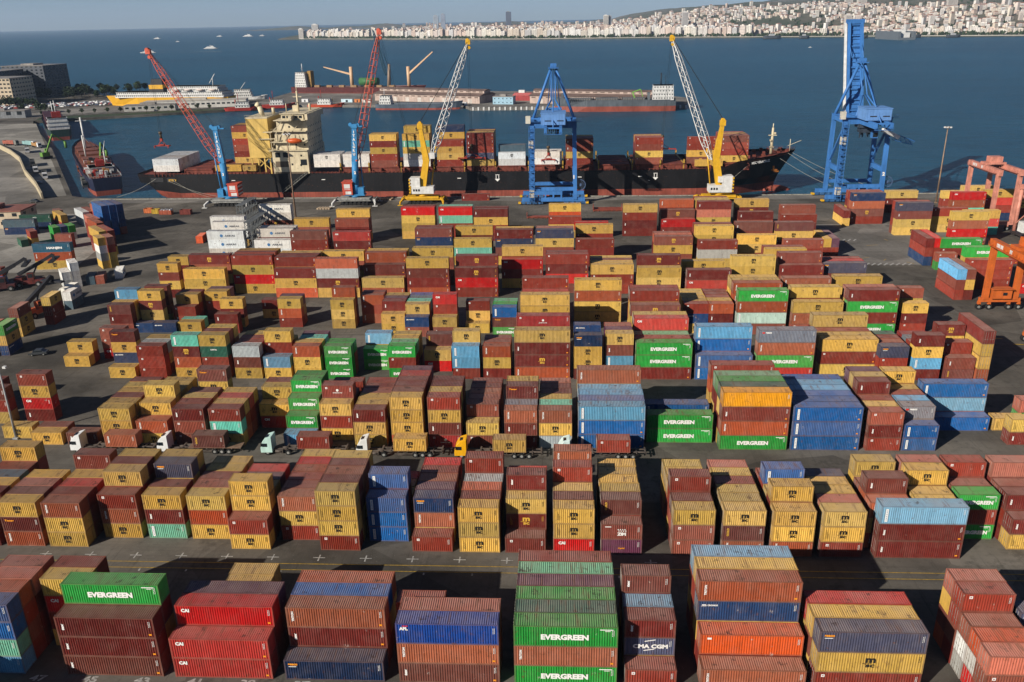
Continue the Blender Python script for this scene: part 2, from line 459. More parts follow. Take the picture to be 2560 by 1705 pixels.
def marks(code, L, H):
    """small identification marks near the right end"""
    mb = MB(); I = INKL.index
    ink = I('k') if code in 'yvW' else I('y') if code == 'M' else I('w')
    for i in range(4): rect(mb, L - .66, H - .62 - i * .22, L - .59, H - .48 - i * .22, ink)
    rect(mb, L - .48, H - 1.25, L - .44, H - .42, ink)
    if L > 7 and code in 'xrMtcU': rect(mb, L - .80, .42, L - .45, .66, I('o'))
    if code in 'yM' and L < 7:
        for i in range(3): rect(mb, .62 + .14 * i, .6, .65 + .14 * i, H - .55 - .3 * i, ink)
    return mb
def corr(mb, p0, du, dv, nrm, L, Hh, pitch, depth, mi=0, base=0.0):
    """trapezoid-corrugated sheet: ribs run along dv, waves run along du"""
    p0 = Vector(p0); du = Vector(du); dv = Vector(dv); nrm = Vector(nrm)
    n = max(1, round(L / pitch)); p = L / n
    prof = []
    for i in range(n):
        for t, d in ((0, 0), (.26, 0), (.5, -depth), (.76, -depth)): prof.append(((i + t) * p, d))
    prof.append((L, 0))
    flip = du.cross(dv).dot(nrm) < 0
    k = len(mb.v)
    for t, d in prof:
        q = p0 + du * t + nrm * (d + base)
        mb.v.append(tuple(q)); mb.v.append(tuple(q + dv * Hh))
    for i in range(len(prof) - 1):
        f = (k + 2 * i, k + 2 * i + 2, k + 2 * i + 3, k + 2 * i + 1)
        mb.f.append(tuple(reversed(f)) if flip else f); mb.m.append(mi); mb.c.append(mb.col); mb.smooth.append(False)
def parts_of(L, H, pieces='all'):
    """dict part -> MB, container box spans x 0..L, y 0..CW, z 0..H"""
    W = CW; po, ra = .16, .12
    D = {}
    f = MB()
    for x in (0, L - po):
        for y in (0, W - po): f.box((x, y, 0), (x + po, y + po, H), skip='')
    for y in (.012, W - .10):
        f.box((po, y, .0), (L - po, y + .088, .16)); f.box((po, y, H - ra), (L - po, y + .088, H - .012))
    for x in (.012, L - .10):
        f.box((x, po, .0), (x + .088, W - po, .16)); f.box((x, po, H - ra), (x + .088, W - po, H - .012))
    f.box((po, .1, .02), (L - po, W - .1, .12))
    for x in (-.006, L - .176):
        for y in (-.006, W - .172):
            for z in (0.0, H - .115): f.box((x, y, z), (x + .182, y + .178, z + .118 if z else .12))
    D['frame'] = f
    for nm, y, ny in (('side_panel', .015, -1), ('side_panel_', W - .015, 1)):
        s = MB(); corr(s, (po, y, .16), (1, 0, 0), (0, 0, 1), (0, ny, 0), L - 2 * po, H - .16 - ra, .295, .065); D[nm] = s
    r = MB(); corr(r, (po, .09, H - .022), (1, 0, 0), (0, 1, 0), (0, 0, 1), L - 2 * po, W - .18, .27, .045)
    D['roof'] = r
    e = MB(); corr(e, (L - .02, po, .16), (0, 1, 0), (0, 0, 1), (1, 0, 0), W - 2 * po, H - .16 - ra, .26, .045); D['end_wall'] = e
    d = MB()
    for k in range(2):
        y0 = po + k * (W - 2 * po) / 2
        d.box((.03, y0 + .012, .17), (.07, y0 + (W - 2 * po) / 2 - .012, H - ra - .01))
    D['door'] = d
    b = MB()
    for y in (.42, .90, W - .90, W - .42):
        b.tube((.0, y, .1), (.0, y, H - .1), .025, 5); b.box((-.02, y - .12, 1.0), (.02, y + .12, 1.08))
    D['locking_bar'] = b
    return D
PART = {}
for L, H in ((L20, H20), (L40, H40)):
    Dp = parts_of(L, H)
    PART[L] = {k: (mb.mesh(k.strip('_'), {'roof': ROOFP, 'locking_bar': BAR}.get(k, PAINT))) for k, mb in Dp.items()}
    # the whole container as one mesh, for the small far ones
    al = MB()
    for k in ('frame', 'side_panel', 'side_panel_', 'roof', 'end_wall', 'door'):
        al.raw(Dp[k].v, Dp[k].f, 1 if k == 'roof' else 0)
    PART[L]['_all'] = al
LOGOM = {}
def logo_mesh(code, L):
    if (code, L) not in LOGOM:
        mb = logo(code, L, H20 if L < 7 else H40)
        LOGOM[code, L] = mb.mesh('lettering', [INK[k] for k in INKL]) if mb.f else None
    return LOGOM[code, L]
WHOLE = {}
def whole_mesh(code, L):
    if (code, L) not in WHOLE:
        mb = MB(); a = PART[L]['_all']; mb.raw(a.v, a.f); mb.m[:] = list(a.m)
        lg = logo(code, L, H20 if L < 7 else H40); l2 = marks(code, L, H20 if L < 7 else H40); kk = len(lg.v); lg.v += l2.v; lg.f += [tuple(kk + i for i in f) for f in l2.f]; lg.m += l2.m
        k = len(mb.v); mb.v += [(x, y - .012, z) for x, y, z in lg.v]
        for f, mi in zip(lg.f, lg.m): mb.f.append(tuple(k + i for i in f)); mb.m.append(2 + mi); mb.c.append((1, 1, 1)); mb.smooth.append(False)
        WHOLE[code, L] = mb.mesh('container', [PAINT, ROOFP] + [INK[k] for k in INKL])
    return WHOLE[code, L]
def tint(code):
    c = COLS[code]; j = RND.uniform(.72, 1.16); h = RND.uniform(-.07, .07)
    f = RND.uniform(.05, .18) if RND.random() < .3 and code not in 'wWv' else 0.0          # sun-faded ones
    g_ = (.46, .32, .22)
    c = [v * (1 - f) + w * f for v, w in zip(c, g_)]
    return (min(.9, c[0] * j * (1 + h)), min(.9, c[1] * j), min(.9, c[2] * j * (1 - h)))
NLET = {'y': 'black logo', 'M': 'yellow logo', 'E': 'white wordmark', 't': 'upright white name', 'x': 'slanted white name', 'c': 'white letters', 'n': 'orange name', 'N': 'white name', 'G': 'red-white name', 'k': 'white wordmark', 'a': 'white letters', 'Z': 'white emblem', 'T': 'amber name', 'u': 'white plate', 'U': 'white plate', 'q': 'white plate', 'm': 'white plate', 'w': 'dark name', 'g': 'upright yellow name', 'p': 'yellow script', 'D': 'white name', 'b': 'white wordmark', 'O': 'small white mark', 'h': 'round white emblem', 'v': 'black logo'}
def container(x, y, z, L, code, rz=0.0, label='', detail=True, group='containers stacked in the yard', name=None):
    nm = name or ('reefer_container' if code in 'wWv' else ('twenty_foot_container' if L < 7 else 'forty_foot_container'))
    c = tint(code)
    if not detail:
        return link(nm, whole_mesh(code, L), None, (x, y, z), rz, c, label=label, cat='container', group=group)
    o = empty(nm, (x, y, z), rz, label, 'container', group)
    P_ = PART[L]
    for k in ('frame', 'side_panel', 'side_panel_', 'roof', 'end_wall', 'door'):
        p = link(k.strip('_'), P_[k], o, color=c if k != 'frame' else tuple(v * .55 + w * .3 for v, w in zip(c, (.24, .14, .10))))
        if k == 'door': link('locking_bar', P_['locking_bar'], p)
    lm = logo_mesh(code, L)
    if lm: link('lettering', lm, o, loc=(0, -.012, 0))
    if ('mk', code, L) not in LOGOM: LOGOM['mk', code, L] = marks(code, L, H20 if L < 7 else H40).mesh('marking', [INK[k] for k in INKL])
    link('marking', LOGOM['mk', code, L], o, loc=(0, -.012, 0))
    return o
class Stuff:
    def __init__(s): s.mb = MB()
    def add(s, x, y, z, L, code, rz=0.0):
        s.mb.col = tint(code)
        M = Matrix.Translation((x, y, z)) @ Matrix.Rotation(rz, 4, 'Z')
        H = H20 if L < 7 else H40
        m = s.mb
        m.box((0.02, CW - .02, 0), (L - .02, CW, H), 0, M)
        k0 = len(m.v)
        t = MB(); t.col = m.col
        corr(t, (.1, .02, .1), (1, 0, 0), (0, 0, 1), (0, -1, 0), L - .2, H - .2, .295, .065, 0)
        corr(t, (.1, .05, H - .02), (1, 0, 0), (0, 1, 0), (0, 0, 1), L - .2, CW - .1, .27, .045, 1)
        for xx in (0, L - .12): t.box((xx, 0, 0), (xx + .12, CW, H))
        t.box((.12, 0, 0), (L - .12, .1, .1)); t.box((.12, 0, H - .1), (L - .12, .06, H - .01))
        for p in t.v: m.v.append(tuple(M @ Vector(p)))
        for f, mi in zip(t.f, t.m): m.f.append(tuple(k0 + i for i in f)); m.m.append(mi); m.c.append(m.col); m.smooth.append(False)
        lg = logo(code, L, H); k = len(m.v)
        for q in lg.v: m.v.append(tuple(M @ Vector((q[0], q[1] - .012, q[2]))))
        for f, mi in zip(lg.f, lg.m): m.f.append(tuple(k + i for i in f)); m.m.append(2 + mi); m.c.append(m.col); m.smooth.append(False)
    def build(s, name, label):
        return s.mb.build(name, [PAINT_A, ROOF_A] + [INK[k] for k in INKL], None, True, label=label, cat='containers', kind='stuff')
STUFF = Stuff()
# ------------------------------------------------------------------ the container yard
# per bay:  x | length in feet | line:tiers from the ground up, ...   ('?' = hidden tier)
PITCH_Y = 2.54
BLOCKS = [
 ('nearest block', 79.6, '''
-72.1|20|0:uqUU,1:???t,2:???P,3:???P
-65|20|2:??cy,3:???r
-60.6|40|0:xxx,1:??xE
-46.9|40|0:cc,1:??c,2:??p
-43|20|3:??y,4:??y
-33.1|40|0:n,1:?xt,2:??U,3:??t
-20|20|2:??r
-19.1|40|0:xta,1:??P
-5.1|40|0:EtE,1:??D,2:??E,3:??p,4:??e,5:??r
8|20|0:r,1:?kx,2:??u,3:???x
17|40|0:t,1:?O,2:??Nt,3:???y,4:???u
30|40|0:ryn,1:??y,2:??c
48|20|-1:?rP,0:cwo,1:swr,2:??rr,3:???P
55|20|1:r,2:??N,3:?s'''),
 ('second block', 106.3, '''
-92.3|20|0:?r,1:??x,2:??y,3:??S,4:??r,5:???y
-85.3|20|0:tTy,1:??x,2:??P,3:??y
-78.3|20|0:yyt,1:??r,2:??c,3:??y,4:??yr
-70.8|20|1:ytr,2:???y,3:???x,4:???y
-63.8|20|1:qxy,2:??r,3:???n,4:???y
-56.8|20|1:yoy,2:??P,3:??r,4:??y,5:??y
-49.8|20|0:yr,1:??yy,2:??y,3:??p,4:??c
-42.6|20|1:ryt,2:??r,3:??r,4:??t,5:??c,6:??y
-35.9|20|0:ryyy,1:???x,2:???t,3:???x,4:???y
-28.9|20|1:UUU,2:???U,3:??,4:?y,5:?r
-21.8|20|0:r,1:?tn,2:??p,3:??t,4:??r,5:??c
-14.7|20|0:yyy,1:??x,2:??o,3:??s,4:???r
-7.8|20|0:z,1:?My,2:???x,3:??s,4:??c
-0.7|20|0:cyy,1:??x,2:??y,3:???r,4:??,5:???t
6.4|20|0:pZ,1:??g,2:??y,3:??y,4:??y,5:??y
16.9|20|0:rry,1:??x,2:???r,3:??y,4:??y,5:??y
24.1|20|0:tgy,1:??y,2:??y,3:??r,4:??y,5:??P
31.3|20|0:tyy,1:???y,2:??y,3:???U,4:??r
38.4|20|0:ryy,1:??P,2:??y,3:??y,4:??n
45.7|20|1:??t,2:???x,3:??r,4:???y
46.4|40|0:xxu
52.6|20|1:??y,2:??y,3:???y,4:???P
59.3|20|2:ErE,3:??r,4:???r
66.3|20|1:yx,2:??x,3:??r,4:???P'''),
 ('block behind the lorries', 139.2, '''
-108.2|20|1:y,4:?cyr
-101|20|0:y,1:r
-93.9|20|0:x
-86.6|20|0:yyy,1:??y,2:??x,3:??y,4:??y,5:??r
-79.8|20|0:yt,1:??y,2:??yy,3:??y,4:??y,5:??y
-72.4|20|0:rrx,1:??r,2:??y,3:??x,4:??,5:??yT
-65.4|20|0:yqr,1:??y,2:??c,3:??y
-58.6|20|3:cy,4:??y,5:??r
-51.7|20|0:u,1:rE,2:?rE,3:??rE,4:???E
-45|20|1:yry,2:??rh,3:??r,5:??r
-38|20|0:yyx,1:??y,2:??y,3:??r,4:??r,5:??r
-31|20|0:oyyy,1:???x,2:???x,3:???r,4:???c,5:???p
-24|20|0:hxyr,1:???y,2:???x,3:???x
-17|20|0:ry,1:??r,2:??r,3:??t,4:??x,5:??r
-9.8|20|0:xxt,1:??G,2:??xT,3:???y
-3.4|20|0:syt,1:??q,2:??y,3:??x,4:??x,5:??P
3.8|40|0:UUu,1:??U,2:??u,3:??u,4:???t,5:??S
16.5|40|1:EE,2.8:UU
29.6|40|0:EtxA,1:???D,2:???E,3:???e,5:???r
42.6|40|0:UUU,1:??U,2:??U,3:??u,4:??u,5:??U
56|20|0:rxr,1:??y,2:??r,3:???x,4:???y,5:???p
62.5|20|0:UU,1:??G,2:??u,3:??r,4:??y,5:???y
69.3|40|3.2:U,4.2:?uU
82.4|20|1:xy,3.3:y'''),
 ('fourth block', 171.3, '''
-116.3|20|2.6:y,3.6:?y
-109.3|20|4.6:crr
-105.6|20|3.6:NyT
-102|20|0:y
-94.6|20|0:rrr,1:??s,2:??y
-86.3|20|0:ytMq
-79.9|20|0:?rDy,1:???r,2:???y
-72.6|20|0:yxs,1:??r,2:??r,3:??y
-65.9|20|0:yu,1:??ry,2:??y
-58.9|20|0:yyt,1:??y,2:??q,3:??p
-51.8|20|0:EEE,1:??E
-44.3|20|2:EE,3.2:??u
-37.5|20|0:ErE,1:??e,2:??y,3:??y
-30.2|20|1.7:cy,3:??g
-23.3|20|0:ruu,1:???y
-16.4|20|0:xyt,1:??r,2:??x
-9.5|40|0:tMxy,3.7:???h
3.6|20|0:?yyn,2.5:???N
10.4|20|.4:?uxy,1.4:???p,2.4:???P
17|40|0:xEE,1:??r,2:??e,3:???c,4:???y
30|40|0:UU,.9:??Uu
43|40|0:cEtG
57|40|.8:yry,1.8:??y,2.8:??r,3.8:???y
69|20|0:?rn,1:??t,2:??r,3:??D
76.2|20|0:xuyx,1:??r,2:??S,3:??h
83.3|20|0:gx,1:??r,2.6:???M'''),
 ('fifth block', 200.4, '''
-116.3|20|0:rxg,1:??y,1.9:???u
-109.5|20|1.4:?yMy,3:???x
-111.5|20|.2:N
-105.3|20|.2:N
-99|20|.5:y,1.5:q
-102|20|2.4:?r,3.4:??y,4.4:??r
-95|20|4.4:?ry,5.4:??p
-88.4|20|0:?x,1.8:??y
-79.9|20|4.6:?x
-73.1|20|1.8:rty,2.8:??p
-58.8|20|1.4:yyy,2.4:???t
-51.7|20|3:trt,4:??r
-45|20|0:yy,1:??x,2:??p,3:??y
-38.5|20|-1:?N,0:??y,1:??q,2:??S,3:??a
-31.4|20|-1:?y,0:??rc
-23.4|20|0:y,1:?yr
-16.3|20|-1:ETU,0:??E,1:??e
-9.3|40|-1.6:??yy,3:??c,4:???r
4.3|40|3.2:yyty
17.8|40|-1.4:??M,-.4:???r,.6:???r
31.4|20|0:yNr,1:??y,2:??y,3:??y,4:??y
37.6|20|0:?xt,1:??y,2:??r,3:??r,4:??r
44.2|40|-.4:rmtE,2:???t,3:???y,4:???y
57.5|40|-.6:?ty,.6:???y,3.6:???t
70.8|40|-.4:ErEx,.6:???P,4.2:???y
84.8|20|0:?xy,1.6:???r'''),
 ('sixth block', 230.2, '''
-116.3|20|0:?yry,3:???y
-108.7|40|0:?yy,1.9:???M
-95.7|40|1.6:ycyr,3:???r,4:???y
-82|40|0:oyx,.8:???r,1.8:???x,2.8:???y
-69.5|40|0:yMso,3.2:???y
-56.5|40|0:ty,1.5:?.x,2.6:???t,3.6:???y
-43.3|40|0:txxy,4.5:???y
-29.3|40|0:rcM,1:???M
-16.6|40|3.4:yxc,5:???y
-3.4|40|1.4:xcxr,2.4:???r
9.5|40|1.1:?ry,2.1:??y,3.1:??r,4.1:??y
22.5|40|-.2:?yy,.8:???M
35.8|40|-1.2:?cx,2.4:??y
48.6|40|.2:??yy
62.3|40|.5:?xx,1.5:???x,7.5:??y,8.6:??r
74.7|40|1.2:??n,2.2:??c,3.2:??r'''),
 ('seventh block', 264.0, '''
-115|40|.3:wwww
-118.6|40|5.6:??ww
-122.6|40|8.9:??ww
-99.3|40|0:www,1.5:???w,2.6:???w
-87|40|0:??rx
-91.2|40|7.2:??ry
-72.5|40|-.6:??xc
-46.5|40|1:??nx,2:???r
-33.5|40|0:?qy,2:???y
-20.1|40|0:??nx,1:???y
-7.1|40|0:??yn,1.2:???P
5.7|40|-.6:??r,2.4:??ry
31|40|.6:?yM,1.6:??o,2.6:??x
44|40|-1.6:?sr,1.3:??yy,2.6:???r
57.5|40|1:?yy,3.2:???x
70.5|40|3:??yg,-1.5:??r'''),
 ('block by the quay', 300.0, '''
-111.8|40|2.4:??ww
-80|40|-1.2:??ry,-2.4:??r
-56.8|40|-.3:yyyc,.8:???x
-43.1|40|-.5:??qc,.7:???q
-30|40|-1.8:?ryx,-.6:???x
-3.5|40|3.2:?r,6.6:?oy
6|40|-.4:?c
23.5|40|.5:xxry
37.5|40|1:?c,2:??M,3.5:???t
50.5|40|2.1:?yPx,3.1:???y,4.1:???y,5.1:???r
64.7|40|.3:??x,3.4:???y
78.4|40|-1.8:??r,-.9:???r
109.6|40|7:rMtn,8:???r,9:???r
119.6|40|0:yyxn,1:???r
133.6|40|1.6:yyr
129|40|14.4:??y'''),
]
ORD = ['first', 'second', 'third', 'fourth', 'fifth', 'sixth', 'seventh', 'eighth', 'ninth', 'tenth', 'eleventh', 'twelfth', 'thirteenth', 'fourteenth', 'fifteenth', 'sixteenth', 'seventeenth', 'eighteenth', 'nineteenth', 'twentieth', 'twenty-first', 'twenty-second', 'twenty-third', 'twenty-fourth', 'twenty-fifth', 'twenty-sixth', 'twenty-seventh', 'twenty-eighth']
TIER = ['bottom', 'second', 'third', 'fourth', 'fifth']
ALL = []
for bi, (bname, y0, txt) in enumerate(BLOCKS):
    bays = [r.split('|') for r in txt.strip().split('\n')]
    xs = sorted(set(float(b[0]) for b in bays))
    for b in bays:
        x = float(b[0]); L = L20 if b[1] == '20' else L40
        H = H20 if b[1] == '20' else H40
        lines = sorted((float(s.split(':')[0]), s.split(':')[1]) for s in b[2].split(','))
        for li, (ln, tiers) in enumerate(lines):
            jx, jy = RND.uniform(-.07, .07), RND.uniform(-.03, .03)
            for k, c in enumerate(tiers):
                hid = c in '?.'
                if hid: c = RND.choice('ryyxtrM' if y0 < 260 else 'yrMx')
                ALL.append(dict(b=bi, bay=xs.index(x), li=li, k=k, x=x + jx + RND.uniform(-.025, .025), y=y0 + ln * PITCH_Y + jy, z=k * H + .02, L=L, c=c, hid=hid, top=k == len(tiers) - 1, one=len(tiers) == 1, nl=len(lines)))
for x_, y_ in ((-86, 70.5), (-86, 67.9), (-86, 65.3), (-79.5, 66), (-93, 76), (-93, 73.4), (-79.5, 63.4)):
    for k in range(4): STUFF.add(x_, y_, k * H20 + .02, L20, RND.choice('rxyt'))
n20 = n40 = 0
for d in sorted(ALL, key=lambda d: d['y']):
    big = d['L'] > 7
    show_ = not d['hid'] and (n40 < 222 if big else n20 < 300)
    if not show_:
        STUFF.add(d['x'], d['y'], d['z'], d['L'], d['c']); continue
    if big: n40 += 1
    else: n20 += 1
    tier = 'lone' if d['one'] else ('top tier' if d['top'] else TIER[d['k']] + ' tier')
    line = 'front line' if d['li'] == 0 else ORD[d['li']] + ' line'
    sz = 'long' if big else 'short'
    lab = '%s %s container, %s, %s bay from left, %s, %s' % (SHADE[d['c']], sz, tier, ORD[d['bay']], line, BLOCKS[d['b']][0])
    lt = NLET.get(d['c'])
    if lt and len((lab + lt).split()) <= 14: lab = lab.replace('container,', 'container with %s,' % lt, 1)
    container(d['x'], d['y'], d['z'], d['L'], d['c'], 0, lab, detail=d['y'] < 228, group='containers stacked in the yard')

# containers standing end-on at the yard's edges: x, y, tiers, feet, turn, words for the label
def rot_stack(x, y, tiers, feet, deg, words, detail=True):
    L, H = (L20, H20) if feet == 20 else (L40, H40)
    if deg < -20:                                     # doors towards the yard road
        a = radians(deg); x += L * cos(a) - CW * sin(a); y += L * sin(a) + CW * cos(a); deg += 180
    for k, c in enumerate(tiers):
        if c == '?': STUFF.add(x, y, k * H + .02, L, RND.choice('ryx'), radians(deg)); continue
        t = 'lone' if len(tiers) == 1 else ('top' if k == len(tiers) - 1 else TIER[k])
        container(x, y, k * H + .02, L, c, radians(deg), '%s container, %s tier, %s' % (SHADE[c], t, words), detail, 'end-on containers at the yard edge')
# a container turned by -90 degrees stretches towards -Y from its origin
rot_stack(89.6, 182.7, 'tyyx', 40, -90, 'end-on stack right of the fourth block')
rot_stack(114.2, 273.0, 'Nrx', 40, -90, 'left column of the end-on pair on striped paving', False)
rot_stack(116.75, 273.0, 'xrc', 40, -90, 'right column of the end-on pair on striped paving', False)
rot_stack(108.9, 238.7, 'rru', 40, -90, 'left column of the end-on pair before the orange crane', False)
rot_stack(111.4, 238.7, 'xyx', 40, -90, 'right column of the end-on pair before the orange crane', False)
rot_stack(106.2, 327.0, 'yx', 40, -90, 'end-on pair beside the second blue crane', False)
rot_stack(86.8, 285.0, 'ry', 40, -90, 'left of the end-on pair behind the seventh block', False)
rot_stack(89.3, 285.0, 'rp', 40, -90, 'right of the end-on pair behind the seventh block', False)
# right-hand yard beyond the orange crane
for i, (x, y, ti, ft) in enumerate(((116, 236, 'rrr', 40), (116, 239, 'rryE', 40), (119, 245, 'xry', 40), (129, 232, 'crr', 40), (116, 256, 'Er', 20), (118.5, 260, 'ErE', 40), (131.5, 262, 'ry', 40), (132, 285, 'xcty', 40), (143, 300, 'qcy', 40), (146, 318, 'yqtc', 40), (150, 335, 'rry', 40), (159, 322, 'nrcy', 40), (162, 345, 'try', 40), (172, 330, 'ryx', 40), (128, 219, 'm', 40), (88, 150, 'EP', 20), (90, 128, 'sN', 20), (94.5, 150.5, 'Er', 20))):
    L, H = (L20, H20) if ft == 20 else (L40, H40)
    for k, c in enumerate(ti):
        t = 'lone' if len(ti) == 1 else ('top' if k == len(ti) - 1 else TIER[k])
        container(x, y, k * H + .02, L, c, 0 if i != 14 else radians(-52), '%s container, %s tier of the %s pile among the right-hand cranes' % (SHADE[c], t, ORD[i]), y < 200, 'containers at the right edge of the yard')
# left-hand yard: turned stacks in the shade of one another
LEFT = [(-180.7, 315, 'UUUU', 40, -46), (-178.5, 316.4, 'UUUU', 40, -46), (-176.3, 317.8, 'xNNN', 40, -46), (-187.6, 325.6, 'rrt', 40, -46), (-185.4, 327, 'rrt', 40, -46), (-179.2, 305.5, 'rrP', 40, -46), (-174.6, 299, 'xrt', 40, -46), (-166.8, 285.7, 'rxy', 40, -46), (-164.6, 287.1, 'yxr', 40, -46), (-154.1, 265.4, 'yswy', 20, -48), (-151.9, 266.7, 'yyrP', 20, -48),
 (-197.8, 331.2, 'ww', 40, -46), (-195.6, 332.6, 'rr', 40, -46), (-204, 326, 'ry', 40, -46), (-208, 333, 'rg', 20, -46), (-213, 318, 'ND', 40, 4), (-214.5, 309.5, 'nS', 40, 4), (-192.3, 303, 'EE', 20, -46), (-190.1, 304.4, 'SN', 20, -46), (-187.9, 305.8, 'sE', 20, -46), (-181.6, 288.2, 'rP', 20, 4), (-197.5, 297, 'yr', 20, -46), (-200, 294.5, 'D', 20, -46),
 (-172.5, 260.6, 'ytb', 40, 5), (-152.3, 245, 'wwwww'[:3], 20, -52), (-154.5, 243.6, 'sw', 20, -52), (-148, 248.6, 'S', 20, -70), (-145.4, 249.4, 'P', 20, -70), (-142.4, 255.4, 'w', 20, -70),
 (-142.6, 229.2, 'ww', 20, -88), (-140.0, 225.6, 'Sw', 20, -88), (-147.6, 232, 'w', 20, -80), (-138.2, 212.9, '?xy', 20, -87), (-141.4, 203.6, 'yyr', 20, -87), (-136.8, 190.6, 'NyE', 20, -87), (-139.5, 190, 'Nyt', 20, -87), (-179.5, 244, 'Ur', 20, 4), (-132.9, 300.4, 'o', 20, -84), (-116.5, 148, 'yrx', 20, 0), (-122.8, 151.5, 'qx', 20, 0), (-124, 158, 'rr', 20, 0)]
for i, (x, y, ti, ft, dg) in enumerate(LEFT):
    rot_stack(x, y, ti, ft, dg, '%s pile counted from the left quay corner' % ORD[i % 28] if i < 28 else '%s pile at the near end of the left yard' % ORD[i - 28], y < 215)
# ------------------------------------------------------------------ the moored container ship
BLACKH = P('hull_black', (.011, .011, .013), rough=.5, dirt=.45, scale=.12, rust=.03)
REDB = P('boot_top_red', (.36, .085, .055), rough=.7, dirt=.4, scale=.2)
DECKR = P('deck_red', (.24, .058, .038), rough=.75, dirt=.5, scale=.3, rust=.08)
CREAM = P('cream_paint', (.74, .63, .42), rough=.55, dirt=.28, scale=.25, rust=.045)
FUNY = P('funnel_yellow', (.70, .47, .13), rough=.5, dirt=.2, scale=.2)
GLASS = P('dark_glass', (.015, .02, .025), rough=.15, dirt=.1, spec=.6)
WHITE = P('white_paint', (.74, .73, .70), rough=.5, dirt=.22)
ROPE = P('mooring_rope', (.42, .40, .34), rough=.9)
LIFEB = P('lifeboat_orange', (.68, .11, .02), rough=.4)
ship = empty('container_ship', (-40, 397, WATER_Z), 0, 'long black-hulled container ship with cream superstructure moored at quay', 'ship')
OFF = Vector((40, -397, -WATER_Z))
def sp(mb): mb.v = [tuple(Vector(p) + OFF) for p in mb.v]; return mb
CYS = 397.0
ST = [(-195.5, 13, 10, 6.5, -195.5, -190, 10.6), (-190, 15.2, 13, 10, -190, -187, 10.6), (-175, 16, 15.8, 14, -175, -175, 10.6), (-120, 16, 16, 16, -120, -120, 10.4), (40, 16, 16, 16, 40, 40, 10.4), (62, 16, 15.6, 15, 62, 62, 10.6), (74, 15.6, 13.6, 12.6, 74, 73, 11.2), (80, 15.2, 11.8, 10.6, 79, 77, 13.6), (88, 13.6, 8.6, 7.2, 86, 83, 14.6), (96, 10.6, 5.0, 3.8, 92, 89, 15.3), (103, 6.0, 2.0, 1.4, 97.5, 95, 16.0), (108.5, .5, .35, .3, 101.5, 99.5, 16.6)]
hu, bo, dk = MB(), MB(), MB()
def ring_half(sgn):
    top = [(s[0], CYS + sgn * s[1], s[6]) for s in ST]
    mid = [(s[4], CYS + sgn * (s[2] * .55 + s[1] * .45), 6.4 if i < 2 else 5.2) for i, s in enumerate(ST)]
    ZB = [4.6, 2.9, 1.9] + [1.9] * (len(ST) - 3); ZW = [4.2, -.2, -3.6] + [-4.5] * (len(ST) - 3)
    bt = [(s[4] * .35 + s[5] * .65, CYS + sgn * s[2], ZB[i]) for i, s in enumerate(ST)]
    wl = [(s[5], CYS + sgn * s[3], ZW[i]) for i, s in enumerate(ST)]
    return top, mid, bt, wl
for sgn in (-1, 1):
    top, mid, bt, wl = ring_half(sgn)
    for A, B, mbx in ((top, mid, hu), (mid, bt, hu), (bt, wl, bo)):
        for i in range(len(ST) - 1):
            f = [B[i], B[i + 1], A[i + 1], A[i]]
            mbx.face(f if sgn < 0 else f[::-1], 0, True)
tn, mn, bn, wn_ = ring_half(-1); tf, mf, bf_, wf = ring_half(1)
hu.face([mn[0], tn[0], tf[0], mf[0]]); hu.face([bn[0], mn[0], mf[0], bf_[0]]); bo.face([wn_[0], bn[0], bf_[0], wf[0]])
hu_o = sp(hu).build('hull', BLACKH, ship)
for A in (bo,): sp(A).build('boot_top', REDB, ship)
for i in range(len(ST) - 1):
    zz = -0.9
    dk.face([(tn[i][0], tn[i][1] + .1, tn[i][2] + zz), (tn[i + 1][0], tn[i + 1][1] + .1, tn[i + 1][2] + zz), (tf[i + 1][0], tf[i + 1][1] - .1, tf[i + 1][2] + zz), (tf[i][0], tf[i][1] - .1, tf[i][2] + zz)])
sp(dk).build('main_deck', DECKR, ship)
bb = MB()
rings = []
for i in range(9):
    t = i / 8; x = 95 + 13.2 * t; r = 2.9 * math.sqrt(max(.02, 1 - (max(0, t - .25) / .75) ** 2.4))
    rings.append([(x, CYS + r * .85 * cos(a), -2.6 + r * sin(a)) for a in [2 * pi * k / 14 for k in range(14)]])
bb.loft(rings, 0, True); sp(bb).build('bulbous_bow', REDB, ship)
# coamings, hatch covers, bulwark stanchions and bays of the deck
cv, bw = MB(), MB()
BAYX = [-172, -156, -98, -84.8, -70, -55, -41, -27, -12, 3.4, 19.5, 34.6, 47, 57.5, 72.5]
hatches = []
for x in BAYX:
    h = MB(); h.box((x - .6, 383.4, 9.5), (x + 12.9, 410.6, 12.2)); h.box((x - .2, 383.0, 12.2), (x + 12.5, 411, 12.7))
    for k in range(1, 4): h.box((x, 383 + 7 * k, 12.7), (x + 12.3, 383.15 + 7 * k, 12.85))
    sp(h).build('hatch_cover', DECKR, ship)
for i in range(150):
    x = -186 + i * 1.8
    if -131 < x < -113 or x > 72: continue
    bw.box((x, 381.15, 9.6), (x + .22, 382.6, 11.0 + (.9 if i % 8 == 0 else 0)))
bw.box((-186, 381.1, 10.8), (-131, 381.25, 10.95)); bw.box((-113, 381.1, 10.8), (72, 381.25, 10.95))
for i in range(16):
    x = -92 + i * 10.6
    bw.box((x, 381.6, 9.6), (x + 1.2, 383.2, 12.2))
sp(bw).build('deck_railing', DECKR, ship)
lsh = MB()
for x in BAYX[2:]:
    lsh.box((x - 1.5, 382.6, 9.6), (x - .9, 383.6, 14.6)); lsh.box((x - 1.5, 410.4, 9.6), (x - .9, 411.4, 14.6)); lsh.box((x - 1.5, 382.6, 12.4), (x - .9, 411.4, 12.9))
sp(lsh).build('lashing_bridge', P('lashing_yellow', (.5, .3, .05), dirt=.4), ship)
